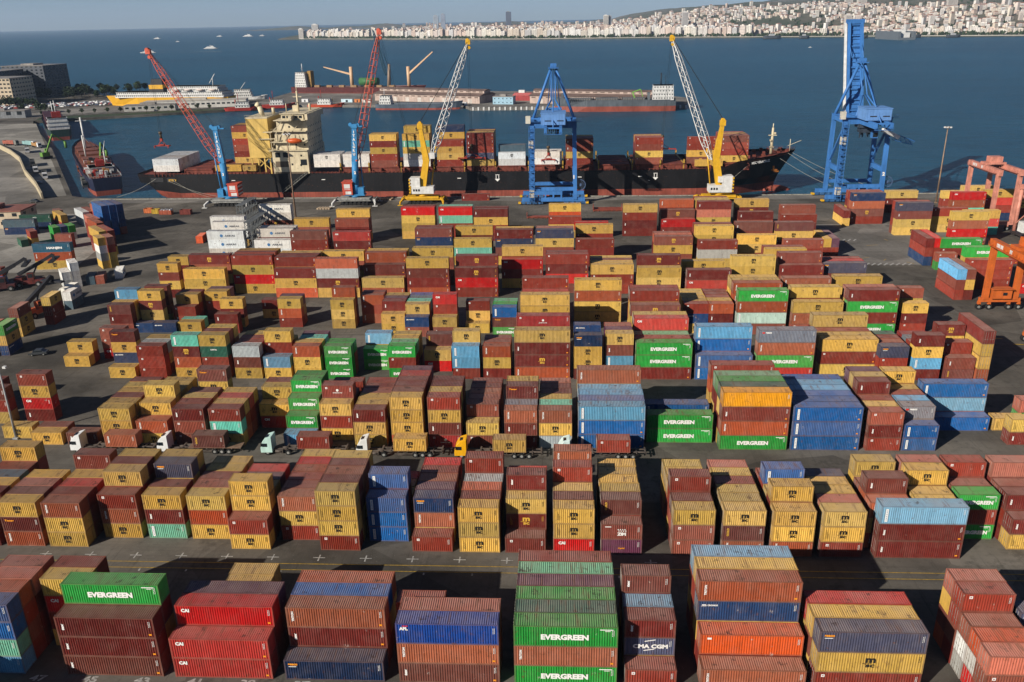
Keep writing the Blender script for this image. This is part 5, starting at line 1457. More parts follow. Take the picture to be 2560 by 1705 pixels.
m_ = MB(); m_.tube((9, 0, z), (9, 0, z + 8), .2, 6); m_.tube((13, 2, z), (13, 2, z + 10), .5, 8); m_.beam((9, -3, z + 5), (9, 3, z + 5), .2); m_.build('mast', STEEL_DARK, o)
for k in range(3): h = MB(); h.box((26 + k * 23, -6, 9.0), (45 + k * 23, 6, 10.8)); h.build('hatch_cover', P('hatch_grey', (.20, .20, .19), dirt=.3), o)
rl = MB()
for k in range(34): rl.box((24 + k * 2.1, 7.6, 9.0), (24.5 + k * 2.1, 8.1, 11.0)); rl.box((24 + k * 2.1, -8.1, 9.0), (24.5 + k * 2.1, -7.6, 11.0))
rl.build('bulwark_stay', STEEL_DARK, o)
for xx in (22, 96): g = MB(); g.box((xx, -4, 9), (xx + 2, 4, 15)); g.build('hold_bulkhead', GREYH, o)
g = MB(); g.beam((34, 2, 9), (37, 2, 15.5), .9); g.beam((37, 2, 15.5), (30, 2, 18), .7); g.beam((30, 2, 18), (28, 2, 12), .5); g.build('deck_grab', P('grab_green', (.16, .42, .06), dirt=.2), o)
o = vessel('coaster', -168, 800, radians(-5), 82, 12, 5.2, 1.6, P('hull_slate', (.10, .13, .17), dirt=.35, scale=.2), REDW, 'low slate-grey coaster with white stern house by the warehouse', sheer=2.6)
z = house(o, 4, 15, 10, 4.6, 3, WHITE, .8); m_ = MB(); m_.tube((8, 0, z), (8, 0, z + 6), .25, 6); m_.beam((8, -2, z + 3), (8, 2, z + 3), .2); m_.build('mast', WHITE, o)
h = MB(); h.box((18, -4.4, 4.6), (70, 4.4, 6.0)); h.build('hatch_cover', P('hatch_blue', (.14, .17, .2), dirt=.3), o)
for i, (x, y, rz, lab) in enumerate(((-312, 800, 12, 'dark-red tug with white wheelhouse at the jetty end'), (-286, 822, 8, 'second dark-red tug behind the first one'), (-240, 828, -4, 'bright red and white tug alone before the pier'))):
    o = vessel('tug_boat', x, y, radians(rz), 34 if i < 2 else 36, 10, 3.6 if i < 2 else 3.0, .8, REDH if i < 2 else P('hull_vermilion', (.6, .08, .03), dirt=.2), STEEL_DARK, lab, 'tug', sheer=1.8)
    z = house(o, 10, 23, 7, 3.0, 2, WHITE, 1.4, True, 2.8); m_ = MB(); m_.tube((13, 0, z), (13, 0, z + 8), .25, 6); m_.beam((13, -2, z + 5), (13, 2, z + 5), .2); m_.tube((10, 1.6, z - 2), (10, 1.6, z + 2), .6, 8); m_.build('mast', REDH, o)
# car ferry
o = vessel('car_ferry', -322, 848, radians(180 - 6), 135, 24, 10.5, 3.2, P('ferry_yellow', (.72, .38, .02), dirt=.1, scale=.1), P('ferry_yellow', (.72, .38, .02)), 'white and yellow car ferry lying behind the terminal', 'ferry', WHITE, sheer=1.0)
z = house(o, 3, 118, 23, 10.2, 2, WHITE, 2.5, True, 2.6)
z2 = house(o, 8, 62, 19, z, 2, WHITE, 3.0, True, 2.6)
f = MB(); f.frust((69, -5), (85, 5), z, (70, -4), (81, 4), z + 12); fo_ = f.build('funnel', P('funnel_black', (.015, .015, .02)), o)
f = MB(); f.box((69.3, -5.0, z + 2.5), (84.2, 5.0, z + 6.5)); f.build('funnel_band', P('ferry_band', (.75, .4, .03)), fo_)
m_ = MB(); m_.tube((18, 0, z2), (18, 0, z2 + 7), .6, 8, r2=.3); m_.beam((18, -4, z2 + 5), (18, 4, z2 + 5), .4); m_.beam((22, 0, z2 + 2), (15, 0, z2 + 11), .4); m_.build('mast', WHITE, o)
for k in range(4):
    lbm = MB(); rings = []
    for i in range(7):
        t = i / 6; kk = max(.15, math.sin(pi * t) ** .6); rings.append([(10 + k * 13 + 8 * t, 11.4 + 1.2 * kk * cos(a), z + 2 + 1.1 * kk * sin(a)) for a in [2 * pi * j / 8 for j in range(8)]])
    lbm.loft(rings, 0, True); lbm.build('lifeboat', P('boat_white', (.7, .6, .55)), o)
o = vessel('patrol_ship', -352, 905, radians(6), 46, 10, 5, 1, WHITE, STEEL_DARK, 'small white ship beyond the ferry stern', 'ship', WHITE)
z = house(o, 10, 30, 8, 4.5, 3, WHITE, 2); m_ = MB(); m_.tube((18, 0, z), (24, 0, z + 7), .3, 6); m_.build('mast', WHITE, o)
# coaster and fishing vessel on the left quay
o = vessel('cargo_vessel', -219, 399, radians(122.5), 150, 17, 8.6, 2.4, BLUEH, REDW, 'navy-hulled cargo vessel with rusty deck on the left quay', 'ship', P('deck_rust', (.26, .09, .05), dirt=.5, rust=.05), sheer=3.0)
z = house(o, 20, 32, 11, 8.2, 1, WHITE, 1.4)
f = MB(); f.box((24, -2, z), (28, 2, z + 3)); f.build('funnel', REDH, o)
for mi_, (m__, cnt) in enumerate(((WHITE, 26), (REDH, 22), (P('gear_ochre', (.4, .2, .06), dirt=.3), 14), (STEEL_DARK, 16))):
    g = MB()
    for k in range(cnt): xx, yy = RND.uniform(3, 62), RND.uniform(-6.2, 6.2); g.box((xx, yy, 8.0), (xx + RND.uniform(.6, 3.2), yy + RND.uniform(.5, 2.2), 8.6 + RND.uniform(.4, 2.6)))
    tag(g.build('deck_gear', m__, o), kind='stuff')
for xx in (34, 50, 66, 86, 104, 120): h = MB(); h.box((xx, -5.4, 8.0), (xx + 11, 5.4, 9.6)); h.build('hatch_cover', P('hatch_rust', (.28, .10, .06), dirt=.45), o)
m_ = MB(); m_.tube((120, 0, 9), (120, 0, 27), .55, 8); m_.beam((120, -3, 25), (120, 3, 25), .5); m_.tube((78, 3, 9), (78, 3, 21), .4, 8); m_.tube((78, 3, 21), (90, -3, 12), .2, 6); m_.tube((44, -4, 9), (44, -4, 16), .3, 8); m_.tube((44, -4, 16), (52, -6, 20), .2, 6); m_.build('derrick', WHITE, o)
rl = MB()
for k in range(30): rl.box((2 + k * 1.2, -7.2, 8.2), (2.1 + k * 1.2, -7.1, 9.4)); rl.box((2 + k * 1.2, 7.1, 8.2), (2.1 + k * 1.2, 7.2, 9.4))
for k in range(12): rl.box((1.2, -6.6 + k * 1.2, 8.2), (1.3, -6.5 + k * 1.2, 9.4))
rl.box((1.2, -6.6, 9.3), (1.3, 6.8, 9.4)); rl.build('railing', WHITE, o)
o = vessel('cargo_vessel', -362, 609, radians(122.5), 145, 17, 7.5, 2.4, P('hull_green', (.02, .05, .045), dirt=.3), REDW, 'dark-green hulled vessel farther along the left quay', 'ship', P('deck_dark', (.06, .02, .025), dirt=.3), sheer=3)
z = house(o, 6, 22, 14, 7, 3, WHITE, 1.6); f = MB(); f.box((12, -3, z), (17, 3, z + 4)); f.build('funnel', REDH, o)
h = MB(); h.box((30, -6.5, 7), (128, 6.5, 11)); h.build('hatch_cover', P('hatch_maroon', (.07, .02, .025), dirt=.3), o); m_ = MB(); m_.tube((14, 0, z), (14, 0, z + 12), .3, 6); m_.tube((80, 0, 8), (80, 0, 22), .4, 6); m_.build('mast', WHITE, o)
# heavy-lift ship behind the warehouses
o = vessel('heavy_lift_ship', -300, 985, radians(-12), 160, 22, 9, 3, P('hull_maroon', (.12, .03, .03), dirt=.3), REDW, 'ship with tall white tower and cream deck cranes behind the pier', 'ship')
z = house(o, 6, 20, 18, 8.5, 6, WHITE, .6); m_ = MB(); m_.tube((12, 0, z), (12, 0, z + 9), .4, 8); m_.beam((12, -3, z + 4), (12, 3, z + 4), .3); m_.build('mast', WHITE, o)
b_ = MB(); b_.box((20, -4, 9), (24, 4, 26)); b_.build('funnel', P('funnel_ochre', (.35, .2, .05)), o)
DC = P('deck_crane_cream', (.66, .43, .26), dirt=.2)
for xx, tx, tz in ((72, 40, 30), (140, 170, 45)):
    c = MB(); c.tube((xx, 0, 8), (xx, 0, 30), 2.0, 10); c.beam((xx, 0, 22), (tx, -2, tz), 2.0, 2.0, w2=1.0, h2=1.0); c.build('deck_crane', DC, o)
c = MB(); c.tube((80, 4, 14), (102, 4, 14), 4.2, 14); c.build('green_tank', P('tank_green', (.05, .16, .06)), o)
for k in range(20): 
    if k % 3 == 0: c = MB(); c.box((30 + k * 5, -9, 8.5), (36 + k * 5, -5, 11)); c.build('deck_cargo', P('cargo_ochre', (.4, .24, .12), dirt=.4), o)
o = empty('mobile_harbour_crane', (-188, 968, 0), 0, 'distant dark-blue harbour crane with steep boom behind the pier', 'crane', 'mobile harbour cranes on the quay')
c = MB(); c.box((-8, -3, 1), (8, 3, 4)); c.build('chassis', DK, o); c = MB(); c.tube((0, 0, 4), (2, 0, 30), 2.2, 10, r2=1.4); c.build('tower', P('tower_tan', (.3, .22, .16)), o)
c = MB(); lattice(c, (-2, 0, 18), (-14, 2, 66), 3, 2, 14, .3); c.tube((1, 0, 28), (-13.5, 2, 65), .3, 6); c.build('boom', P('boom_teal', (.03, .09, .14)), o)
for i, (x, y, L, c, w) in enumerate(((-256, 860, 7, (.7, .7, .7), 'white'), (-232, 856, 8, (.6, .42, .1), 'ochre'), (-214, 852, 12, (.55, .72, .8), 'pale-blue'), (-200, 849, 6, (.6, .2, .06), 'orange'), (-192, 846, 9, (.62, .6, .55), 'cream'), (-90, 800, 6, (.7, .7, .68), 'white'))):
    o = empty('storage_unit', (x, y, .3), radians(-12), '%s storage unit on the pier deck, %s from the left' % (w, ORD[i]), 'unit', 'units on the pier'); b_ = MB(); b_.box((0, 0, 0), (L, 2.6, 2.8)); b_.box((-.1, -.1, 2.8), (L + .1, 2.7, 3.0)); b_.build('body', P('unit_' + w, c, dirt=.2), o); d = MB(); d.box((L * .4, -.06, .2), (L * .6, 0, 2.2)); d.build('door', GLASS, o)
o = empty('salvage_boat', (-44, 842, 0), radians(-15), 'red workboat hull lying on the pier beside the blue house', 'boat'); b_ = MB(); b_.box((0, 0, .3), (24, 6, 5)); b_.frust((0, 0), (24, 6), 5, (2, 1), (20, 5), 7.5); b_.build('hull', P('salvage_red', (.38, .05, .05), dirt=.3), o); b_ = MB(); b_.box((6, 1.5, 7.5), (12, 4.5, 10)); b_.build('wheelhouse', WHITE, o)
# small ferries crossing the bay
WAKE = flat('foam', (.55, .6, .65), .8)
for i, (x, y, L, rz, wake, lab) in enumerate(((-2419, 5238, 44, 5, 0, 'tiny white ferry far out at left, above the red boom tip'), (-1829, 4235, 20, 190, 1, 'small white boat with a short wake in the open bay'), (-2198, 5661, 42, 8, 0, 'distant white ferry left of the twin ferries near the headland'), (-1955, 5470, 68, 0, 0, 'largest of the distant ferries off the headland'), (-1887, 5568, 40, 10, 0, 'distant white ferry nearest the headland'), (-1199, 2597, 46, 188, 1, 'white ferry beside the red boom tip trailing a wake'), (-1180, 2916, 48, 5, 1, 'white passenger ferry crossing right with a wake'), (577, 2088, 9, 0, 0, 'tiny white boat alone on the water right of centre'))):
    o = empty('ferry_boat', (x, y, WATER_Z), radians(rz), lab, 'boat', 'ferries on the bay')
    hullform(o, L, L * .17, L * .05, L * .01, WHITE, BLUEH, sheer=L * .02, depth=1).build('deck', WHITE, o)
    b_ = MB(); b_.box((L * .12, -L * .06, L * .04), (L * .82, L * .06, L * .10)); b_.box((L * .2, -L * .05, L * .10), (L * .7, L * .05, L * .15)); b_.box((L * .5, -L * .04, L * .15), (L * .66, L * .04, L * .2)); b_.build('deckhouse', WHITE, o)
    b_ = MB(); b_.tube((L * .45, 0, L * .15), (L * .45, 0, L * .26), L * .02, 6); b_.build('funnel', WHITE, o)
    if wake:
        wk = MB(); n_ = 14
        for k in range(n_): xx = -k * L * .3; wd = L * (.05 + .008 * k) * RND.uniform(.5, 1.1); wk.face([(xx, -wd, .25), (xx - L * .27, -wd * 1.05, .25), (xx - L * .27, wd * .6, .25), (xx, wd * .6, .25)][::-1])
        wk.build('wake', WAKE, o)
# floating docks and grey hulls near the far shore
o = empty('floating_dock', (930, 2497, WATER_Z), radians(4), 'grey floating dry dock with a white hull inside, off the far shore', 'dock')
b_ = MB(); b_.box((0, 0, -1), (48, 150, 6)); b_.box((0, 0, 6), (7, 150, 22)); b_.box((41, 0, 6), (48, 150, 22)); b_.build('dock_body', P('dock_grey', (.13, .15, .17), dirt=.2), o)
b_ = MB(); b_.box((12, 10, 6), (36, 120, 19)); b_.box((16, 30, 19), (32, 70, 26)); b_.build('docked_hull', WHITE, o)
for i, (x, y, L, h, w) in enumerate(((640, 2822, 55, 10, 'dark barge with a crane frame'), (742, 2790, 30, 9, 'grey naval hull'), (880, 2720, 46, 8, 'dark moored barge'), (1010, 2690, 60, 9, 'long grey moored hull'), (1120, 2640, 40, 7, 'low grey moored hull'))):
    o = vessel('moored_hull', x, y, radians(3), L, 14, h, 2, P('far_hull', (.07, .08, .095), dirt=.2), STEEL_DARK, '%s off the far shore' % w, 'ship', sheer=1)
    house(o, L * .3, L * .6, 9, h - .6, 2, P('far_white', (.5, .52, .54)), 1, False)

# ------------------------------------------------------------------ left quay details
WALLC = P('road_wall', (.55, .46, .30), dirt=.25)
o = empty('road_wall', (-243, 382, 0), 0, 'cream curved boundary wall along the approach road', 'wall')
pts = [(-241, 380), (-262, 410), (-290, 447), (-322, 494), (-348, 526), (-371, 551), (-400, 580), (-440, 610)]
for (a, b_), (c, d) in zip(pts, pts[1:]):
    w = MB(); w.beam((a + 243, b_ - 382, 1.5), (c + 243, d - 382, 1.5), .8, 3.0); w.build('wall_section', WALLC, o)
def parked_lorry(x, y, rz, L, cc, bc, lab, nm):
    o = empty('tipper_lorry', (x, y, 0), rz, lab, 'lorry', 'lorries parked on the left quay')
    c = MB(); c.box((0, -1.2, .8), (2.2, 1.2, 3.2)); c.box((.3, -1.1, 3.2), (2.2, 1.1, 3.6)); cb = c.build('cab', P('lcab_' + nm, cc, dirt=.15), o)
    g = MB(); g.box((-.03, -1.0, 1.9), (.02, 1.0, 2.9)); g.build('windscreen', GLASS, cb)
    b_ = MB(); b_.box((2.6, -1.25, 1.1), (L, 1.25, 1.4)); b_.box((2.6, -1.25, 1.4), (L, -1.1, 3.2)); b_.box((2.6, 1.1, 1.4), (L, 1.25, 3.2)); b_.box((2.6, -1.1, 1.4), (2.75, 1.1, 3.2)); b_.box((L - .15, -1.1, 1.4), (L, 1.1, 3.2)); b_.build('tipper_body', P('lbody_' + nm, bc, dirt=.35), o)
    for wx in (1.1, L * .6, L * .75, L * .9):
        for wy in (-1.1, 1.1): w = MB(); w.wheel((wx, wy, .5), .5, .35, 'y', 0, None, 10); w.build('wheel', [TYRE], o)
GR_, WH_, DKc = (.2, .2, .18), (.72, .72, .72), (.08, .08, .08)
PL = [(-270, 432, 122, 13, WH_, GR_, 'white-cab tipper by the wall'), (-287, 452, 122, 13, WH_, GR_, 'second tipper along the wall'), (-302, 474, 122, 13, DKc, GR_, 'dark tipper along the wall'), (-262, 452, 118, 12, (.4, .12, .05), (.35, .13, .06), 'rust-red tipper mid quay'), (-268, 470, 118, 12, (.3, .36, .4), GR_, 'blue-grey tipper mid quay'), (-258, 478, 120, 11, GR_, (.25, .25, .22), 'grey tipper near the water'), (-300, 522, 120, 12, WH_, GR_, 'white tipper beside the quay edge'), (-292, 512, 120, 12, GR_, GR_, 'grey tipper beside the quay edge'), (-338, 528, 122, 12, WH_, (.3, .3, .28), 'white lorry at the bend of the wall'), (-352, 560, 150, 14, WH_, (.3, .5, .5), 'white lorry with teal trailer'), (-344, 552, 140, 12, WH_, (.45, .25, .1), 'white lorry with ochre load'), (-368, 566, 160, 13, GR_, (.4, .12, .08), 'grey lorry with red load'), (-246, 430, 122, 10, DKc, GR_, 'dark tipper nearest the water'), (-240, 416, 122, 9, GR_, GR_, 'grey skip lorry beside the navy vessel'), (-233, 404, 122, 9, DKc, (.3, .29, .26), 'dark skip lorry nearest the quay corner')]
for i, (x, y, dg, L, a, b_, w) in enumerate(PL): parked_lorry(x, y, radians(dg), L, a, b_, w + ' on the left quay', str(i))
def material_handler(x, y, rz, lab):
    o = empty('material_handler', (x, y, 0), rz, lab, 'excavator', 'green handlers on the left quay'); G = P('handler_green', (.14, .30, .05), dirt=.25)
    b_ = MB(); b_.box((-3, -1.6, .4), (3, 1.6, 1.6)); b_.build('undercarriage', DK, o); b_ = MB(); b_.box((-3, -1.5, 1.6), (1.6, 1.5, 4)); b_.build('body', G, o)
    b_ = MB(); b_.box((.2, .4, 4), (1.8, 1.6, 6)); b_.build('cab', G, o); b_ = MB(); b_.beam((0, -.6, 3.6), (6, -.6, 14), .8); b_.beam((6, -.6, 14), (13, -.6, 9), .6); b_.tube((13, -.6, 9), (13, -.6, 5), .8, 8); b_.build('boom', G, o)
material_handler(-312, 505, radians(60), 'green material handler farther along the left quay'); material_handler(-256, 462, radians(100), 'green material handler beside the navy vessel')
# trees and parked cars by the hotel
LEAF = []
for i, c in enumerate(((.035, .06, .022), (.05, .08, .03), (.025, .042, .018))): LEAF.append(P('foliage_%d' % i, c, rough=.8, dirt=.4, scale=.4, streak=False))
BARK = P('bark', (.09, .065, .045))
def tree_meshes(seed, conifer=False):
    r = random.Random(seed); cr = MB()
    n_ = 420
    for k in range(n_):
        a = r.uniform(0, 2 * pi); u = r.uniform(-1, 1); q = r.random() ** .45
        lob = 1 + .28 * math.sin(3 * a + seed) + .2 * math.sin(5 * u + seed)
        p = Vector((cos(a) * math.sqrt(1 - u * u) * q * 3.0 * lob, sin(a) * math.sqrt(1 - u * u) * q * 3.0 * lob, 5.6 + u * 3.0 * q))
        s = r.uniform(.35, .8); d1 = Vector((r.uniform(-1, 1), r.uniform(-1, 1), r.uniform(-.4, .8))).normalized() * s; d2 = Vector((r.uniform(-1, 1), r.uniform(-1, 1), r.uniform(-.6, .6))).normalized() * s
        cr.face([p - d1, p + d2, p + d1, p - d2])
    tr = MB(); tr.tube((0, 0, 0), (.1, 0, 3.4), .28, 7, r2=.18)
    for k in range(4): a = k * 1.6 + seed; tr.tube((.1, 0, 2.6 + .2 * k), (1.6 * cos(a), 1.6 * sin(a), 5.0), .12, 5, r2=.05)
    return cr.mesh('crown', LEAF[seed % 3]), tr.mesh('trunk', BARK)
TM = [tree_meshes(s) for s in range(4)]
spots = []
rt = random.Random(3)
for k in range(60): spots.append((rt.uniform(-640, -495), rt.uniform(935, 1050), rt.uniform(.8, 1.5)))
for k in range(16): spots.append((rt.uniform(-600, -470), rt.uniform(755, 800), rt.uniform(.7, 1.2)))
for k in range(12): spots.append((rt.uniform(-565, -525), rt.uniform(855, 864), rt.uniform(.8, 1.2)))
for k in range(14): spots.append((-470 + k * 11, 768 + k * 2.6 + rt.uniform(-1, 1), rt.uniform(.45, .7)))
for i, (x, y, s) in enumerate(spots):
    c_, t_ = TM[i % 4]; w = ('dark seaside tree in the dense grove beside the dark blocks', 'tree by the car park in front of the hotel', 'small tree close to the hotel front', 'shrub in the hedge along the jetty road')[0 if i < 60 else 1 if i < 76 else 2 if i < 88 else 3]
    o = empty('tree', (x, y, 0), rt.uniform(0, 6), w, 'tree', ('grove beside the dark blocks', 'car park trees', 'hotel front trees', 'jetty hedge')[0 if i < 60 else 1 if i < 76 else 2 if i < 88 else 3]); o.scale = (s, s, s)
    link('crown', c_, o); link('trunk', t_, o)
pc = MB()
for k in range(420):
    x, y = rt.uniform(-600, -440), 0; y = 812 + rt.uniform(0, 50) + (x + 600) * .35; pc.col = rt.choice(((.75, .75, .75), (.6, .62, .64), (.1, .1, .11), (.3, .05, .04), (.7, .7, .68), (.05, .07, .12))); a = rt.choice((0, pi / 2))
    M = Matrix.Translation((x, y, 0)) @ Matrix.Rotation(a, 4, 'Z'); pc.box((-2.1, -.85, .3), (2.1, .85, .9), 0, M); pc.box((-1.1, -.8, .9), (1.2, .8, 1.45), 0, M)
mca, n, l, b = newmat('car_paint_mixed'); at = N(n, 'ShaderNodeAttribute'); at.attribute_name = 'Col'; l.new(at.outputs['Color'], b.inputs['Base Color']); b.inputs['Roughness'].default_value = .3
pc.build('parked_cars', mca, None, True, label='crowded car park of mixed cars near the hotel', cat='cars', kind='stuff')
sheet('jetty_grass', [(-452, 727), (-312, 797), (-303, 812), (-330, 806), (-462, 752)], .02, P('grass', (.055, .075, .025), dirt=.4, scale=.3, streak=False))
sheet('jetty_road', [(-500, 745), (-465, 758), (-330, 815), (-310, 850), (-470, 850), (-520, 800)], .012, CONCRETE)
gb = MB()
for k in range(30): t = k / 29; gb.box((-436 + 122 * t, 726 + 70 * t, .4), (-431 + 122 * t, 728.5 + 70 * t, 1.2))
# ------------------------------------------------------------------ far shore: terrain, city, hills
SHX = [(-1480, 4312), (-1226, 4198), (-700, 3780), (-173, 3365), (348, 3197), (694, 2998), (1095, 2767), (1334, 2636), (2000, 2330), (3200, 2000)]
def shore(x):
    for (a, b_), (c, d) in zip(SHX, SHX[1:]):
        if a <= x <= c: return b_ + (d - b_) * (x - a) / (c - a)
    return SHX[0][1] if x < SHX[0][0] else SHX[-1][1]
def sst(a, b_, t): t = max(0, min(1, (t - a) / (b_ - a))); return t * t * (3 - 2 * t)
def th(x, y):
    d = y - shore(x)
    if d <= 0: return -2 + 3 * sst(-30, 0, d)
    z = 1.5 + (min(d, 1400) - max(0, d - 1400) * .5 * (1 - sst(300, 900, x))) * .017 + min(d, 2200) * .043 * sst(100, 1150, x) * sst(100, 900, d)
    z += 34 * sst(900, 1400, x) * sst(150, 500, d) * (1 - sst(600, 1100, d)) * .4
    z += 190 * sst(1250, 3600, x) * sst(1500, 4200, d) + 16 * math.sin(x * .006 + 1) * math.sin(y * .005) * sst(300, 900, d) * sst(200, 900, x)
    return z
hm, n, l, b = newmat('hillside')
geo = N(n, 'ShaderNodeNewGeometry')
c = mixc(n, l, ramp(n, l, noise(n, l, geo.outputs['Position'], .004, 5, .6), ((.4, 0), (.62, 1))), (.06, .075, .04), (.16, .125, .09))
c = mixc(n, l, ramp(n, l, noise(n, l, geo.outputs['Position'], .02, 4, .6), ((.45, 0), (.65, .8))), c, (.035, .05, .025))
l.new(c, b.inputs['Base Color']); b.inputs['Roughness'].default_value = .95
te = MB(); NX, NY = 90, 50
for j in range(NY + 1):
    for i in range(NX + 1):
        x = -1330 + i * (5800 / NX); d = -40 + 6400 * (j / NY) ** 1.7; x2 = x * (1 + j / NY * .9) if x > 0 else x * (1 + j / NY * .25)
        y = shore(x) + d; te.v.append((x2, y, th(x2, y) if j else -4))
for j in range(NY):
    for i in range(NX): a = j * (NX + 1) + i; te.f.append((a, a + 1, a + NX + 2, a + NX + 1)); te.m.append(0); te.c.append((1, 1, 1)); te.smooth.append(True)
te.build('far_hills', hm, kind='structure')
fc = MB()
for i in range(40):
    x0, x1 = -3500 + i * 100, -3500 + (i + 1) * 100; h0, h1 = 26 + 12 * math.sin(i * .5) + 8 * math.sin(i * 1.3), 26 + 12 * math.sin((i + 1) * .5) + 8 * math.sin((i + 1) * 1.3)
    e0, e1 = sst(0, 6, i), sst(0, 6, i + 1)
    fc.face([(x0, 9600, -3), (x1, 9600, -3), (x1, 9900, h1 * e1), (x0, 9900, h0 * e0)]); fc.face([(x0, 9900, h0 * e0), (x1, 9900, h1 * e1), (x1, 11000, -3), (x0, 11000, -3)])
fc.build('far_coast', hm, kind='structure')
cm, n, l, b = newmat('city_walls')
oi = N(n, 'ShaderNodeObjectInfo'); geo = N(n, 'ShaderNodeNewGeometry'); sx = N(n, 'ShaderNodeSeparateXYZ'); l.new(geo.outputs['Position'], sx.inputs[0])
def citywall(colsock):
    return mixc(n, l, ramp(n, l, noise(n, l, geo.outputs['Position'], .05, 3, .6), ((.4, 0), (.7, .35))), colsock, (.3, .27, .25))
l.new(citywall(oi.outputs['Color']), b.inputs['Base Color']); b.inputs['Roughness'].default_value = .85
cma, n, l, b = newmat('city_walls_mixed')
geo = N(n, 'ShaderNodeNewGeometry'); at = N(n, 'ShaderNodeAttribute'); at.attribute_name = 'Col'
l.new(citywall(at.outputs['Color']), b.inputs['Base Color']); b.inputs['Roughness'].default_value = .85
WINM = P('far_windows', (.13, .13, .14), rough=.4, streak=False)
ROOFF = P('far_tiles', (.34, .17, .125), dirt=.3, scale=.02, streak=False)
APT = []
ra = random.Random(11)
for v in range(8):
    fl_ = 7 + v % 4; w, d, h = 1.0, 1.0, 1.0
    m_ = MB(); m_.box((-.5, -.5, 0), (.5, .5, 1)); m_.box((-.2, -.1, 1), (.15, .3, 1.08))
    for f in range(fl_):
        z0 = (f + .30) / fl_
        nb = 3 + v % 3
        for k in range(nb): m_.box((-.5 + (k + .22) / nb, -.508, z0), (-.5 + (k + .72) / nb, -.49, z0 + .42 / fl_), 1)
        for k in range(2): m_.box((-.508, -.5 + (k + .25) / 2, z0), (-.49, -.5 + (k + .7) / 2, z0 + .42 / fl_), 1)
        if v % 2: m_.box((-.5, -.56, f / fl_), (.5, -.5, f / fl_ + .06 / fl_ + .01))
    APT.append(m_.mesh('apartment_block', [cm, WINM]))
PALE = [(.70, .63, .53), (.74, .70, .62), (.66, .56, .45), (.72, .67, .62), (.62, .48, .40), (.55, .54, .53), (.76, .73, .69), (.68, .58, .52)]
napt = 0; x = -1225.0
for row in range(2):
    x = -1222.0 + row * 9
    while x < 1420 and napt < 298:
        w = ra.uniform(13, 27)
        sl_ = (shore(x + 10) - shore(x)) / 10; y = shore(x) + (24 if row == 0 else 70) + ra.uniform(0, 8)
        hh = ra.uniform(24, 36) if x < 650 else ra.uniform(10, 24)
        if row and ra.random() < .3: x += w; continue
        if not (x > 640 and ra.random() < .45):
            o = link('apartment_block', APT[ra.randrange(8)], None, (x + w / 2, y + 8, th(x, y) - 1), math.atan(sl_), ra.choice(PALE), label='pale apartment block in the packed waterfront row across the bay', cat='building', group='waterfront blocks across the bay')
            o.scale = (w * .97, 16, hh + (row * 4)); napt += 1
        x += w * math.cos(math.atan(sl_)) + (ra.uniform(0, 1.5) if ra.random() < .85 else ra.uniform(6, 14))
ct = MB(); cv_ = 0
for k in range(8200):
    x = ra.uniform(-1200, 3300); y = shore(x) + 95 + 2500 * ra.random() ** 1.4
    if x < -900 and y > 4900: continue
    d = y - shore(x); z = th(x, y)
    if x > 700 and d > 500 and math.sin(x * .0045 + y * .003) > .45: continue
    if x > 900 and d < 320 and ra.random() < .35: continue
    if d > 1900 and ra.random() < .5 + .3 * (x > 1600): continue
    w, dd, h = ra.uniform(8, 16), ra.uniform(8, 15), ra.uniform(7, 14) + (ra.uniform(6, 22) if ra.random() < .08 else 0)
    ct.col = ra.choice(PALE); M = Matrix.Translation((x, y, z - 4)) @ Matrix.Rotation(ra.uniform(-.5, .5), 4, 'Z')
    ct.box((-w / 2, -dd / 2, 0), (w / 2, dd / 2, h + 4), 0, M, skip='bt')
    nfl = max(2, int(h / 3.4))
    for f in range(nfl): ct.box((-w * .42, -dd / 2 - .3, 4 + f * 3.4 + 1), (w * .42, -dd / 2, 4 + f * 3.4 + 2.3), 1, M, skip='btkrl')
    if ra.random() < .6: ct.raw([(-w / 2 - .4, -dd / 2 - .4, h + 4), (w / 2 + .4, -dd / 2 - .4, h + 4), (w / 2 + .4, dd / 2 + .4, h + 4), (-w / 2 - .4, dd / 2 + .4, h + 4), (-w * .2, 0, h + 6.5), (w * .2, 0, h + 6.5)], [(0, 1, 5, 4), (1, 2, 5), (2, 3, 4, 5), (3, 0, 4)], 2, M)
    else: ct.box((-w / 2, -dd / 2, h + 3.9), (w / 2, dd / 2, h + 4.2), 0, M, skip='b')
ct.build('far_city', [cma, WINM, ROOFF], None, True, label='dense mass of pale houses climbing the slopes across the bay', cat='city', kind='stuff')
TW = [(-640, 4700, 26, 93, (.42, .5, .6), 'hazy left one of a pale pair on the skyline'), (-603, 4710, 22, 100, (.35, .42, .55), 'blue-grey glass one of the skyline pair'), (-285, 5200, 30, 108, (.10, .13, .2), 'dark lone tower on the skyline'), (228, 4300, 24, 78, (.6, .57, .52), 'pale tower left of a dark one on the ridge'), (246, 4310, 18, 76, (.3, .32, .36), 'dark-sided tower on the ridge'), (545, 3900, 26, 84, (.55, .52, .5), 'tall slab with a dark stripe at mid city'), (-1162, 4250, 30, 64, (.6, .58, .55), 'lone tower near the headland'), (-1219, 4205, 22, 46, (.68, .62, .55), 'tall end block at the headland tip'), (980, 3100, 20, 64, (.66, .6, .54), 'tall cream block beside the raised blue boom'), (1380, 4200, 40, 130, (.64, .58, .52), 'broad block high on the right-hand hill'), (1330, 4230, 34, 124, (.6, .55, .5), 'left one of the high blocks on the right-hand hill'), (1760, 4150, 44, 132, (.62, .56, .5), 'right-hand one of the high hill blocks'), (-85, 3385, 8, 42, (.75, .75, .74), 'slim white tower at the waterfront')]
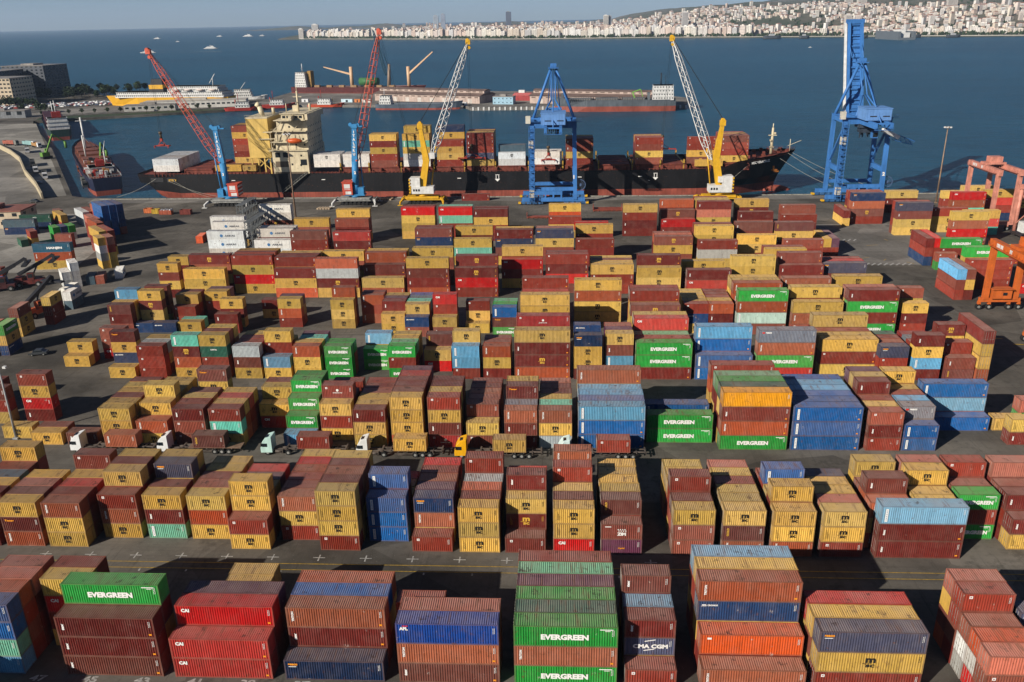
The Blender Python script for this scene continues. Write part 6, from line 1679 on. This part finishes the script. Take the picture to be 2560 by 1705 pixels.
for x, y, w, top, c, lab in TW:
    z = max(-1, th(x, y) - 3); o = empty('high_rise', (x, y, z), 0, lab, 'tower', 'high-rise towers across the bay')
    b_ = MB(); b_.box((-w / 2, -9, 0), (w / 2, 9, top - z)); wo = b_.build('wall', paint('tower_' + str(int(x)), c, dirt=.2, scale=.05), o)
    b_ = MB(); b_.box((-w * .3, -5, top - z), (w * .2, 5, top - z + 3)); b_.build('plant_room', WHITE if c[0] > .5 else GREYM, o)
    nf = int((top - z) / 4)
    for f in range(nf): b_ = MB(); b_.box((-w * .44, -9.25, f * 4 + 1.2), (w * .44, -9, f * 4 + 2.6)); b_.build('window', WINM, wo)
ft_ = MB()
for k in range(2600):
    x = ra.uniform(-1200, 2600); front = ra.random() < .35
    y = shore(x) + (ra.uniform(6, 18) if front else ra.uniform(80, 1900)); d = y - shore(x)
    if not front and not (x > 650 and (math.sin(x * .0045 + y * .003) > .35 or ra.random() < .25)): continue
    z = th(x, y); s = ra.uniform(3, 6.5)
    for q in range(5):
        p = Vector((x + ra.uniform(-s, s), y + ra.uniform(-s, s), z + s * .9 + ra.uniform(-s * .5, s * .6))); a, c_ = Vector((ra.uniform(-1, 1), ra.uniform(-.4, .4), ra.uniform(-.3, .3))) * s, Vector((ra.uniform(-.3, .3), ra.uniform(-.4, .4), ra.uniform(.6, 1))) * s
        ft_.face([p - a, p - c_, p + a, p + c_])
ft_.build('far_trees', LEAF[0], label='dark trees along the far waterfront and on the slopes', cat='trees', kind='stuff')
pr_ = MB()
for (a, b_), (c, d) in zip(SHX[1:8], SHX[2:9]): pr_.face([(a, b_ - 6, 1.6), (c, d - 6, 1.6), (c, d + 14, 1.7), (a, b_ + 14, 1.7)]); pr_.face([(a, b_ - 6, -3), (c, d - 6, -3), (c, d - 6, 1.6), (a, b_ - 6, 1.6)])
pr_.build('promenade', P('promenade_stone', (.5, .47, .42), dirt=.15, scale=.05), kind='structure')
# ------------------------------------------------------------------ the air
HAZE_DENSITY = 4.2e-5
hz = MB(); hz.box((-17000, -900, -9), (17000, 23000, 380))
hzm = bpy.data.materials.new('haze_air'); hzm.use_nodes = True
nn = hzm.node_tree.nodes; nn.remove(nn['Principled BSDF'])
pv_ = nn.new('ShaderNodeVolumePrincipled'); pv_.inputs['Color'].default_value = (.60, .77, 1.0, 1); pv_.inputs['Density'].default_value = HAZE_DENSITY; pv_.inputs['Anisotropy'].default_value = 0.08
hzm.node_tree.links.new(pv_.outputs[0], nn['Material Output'].inputs['Volume'])
hz.build('haze', hzm, kind='stuff')
STUFF.build('container_stacks', 'hidden lower and rear containers of the stacks')
print('counts', n20, n40, len(STUFF.mb.f), len(bpy.data.objects))
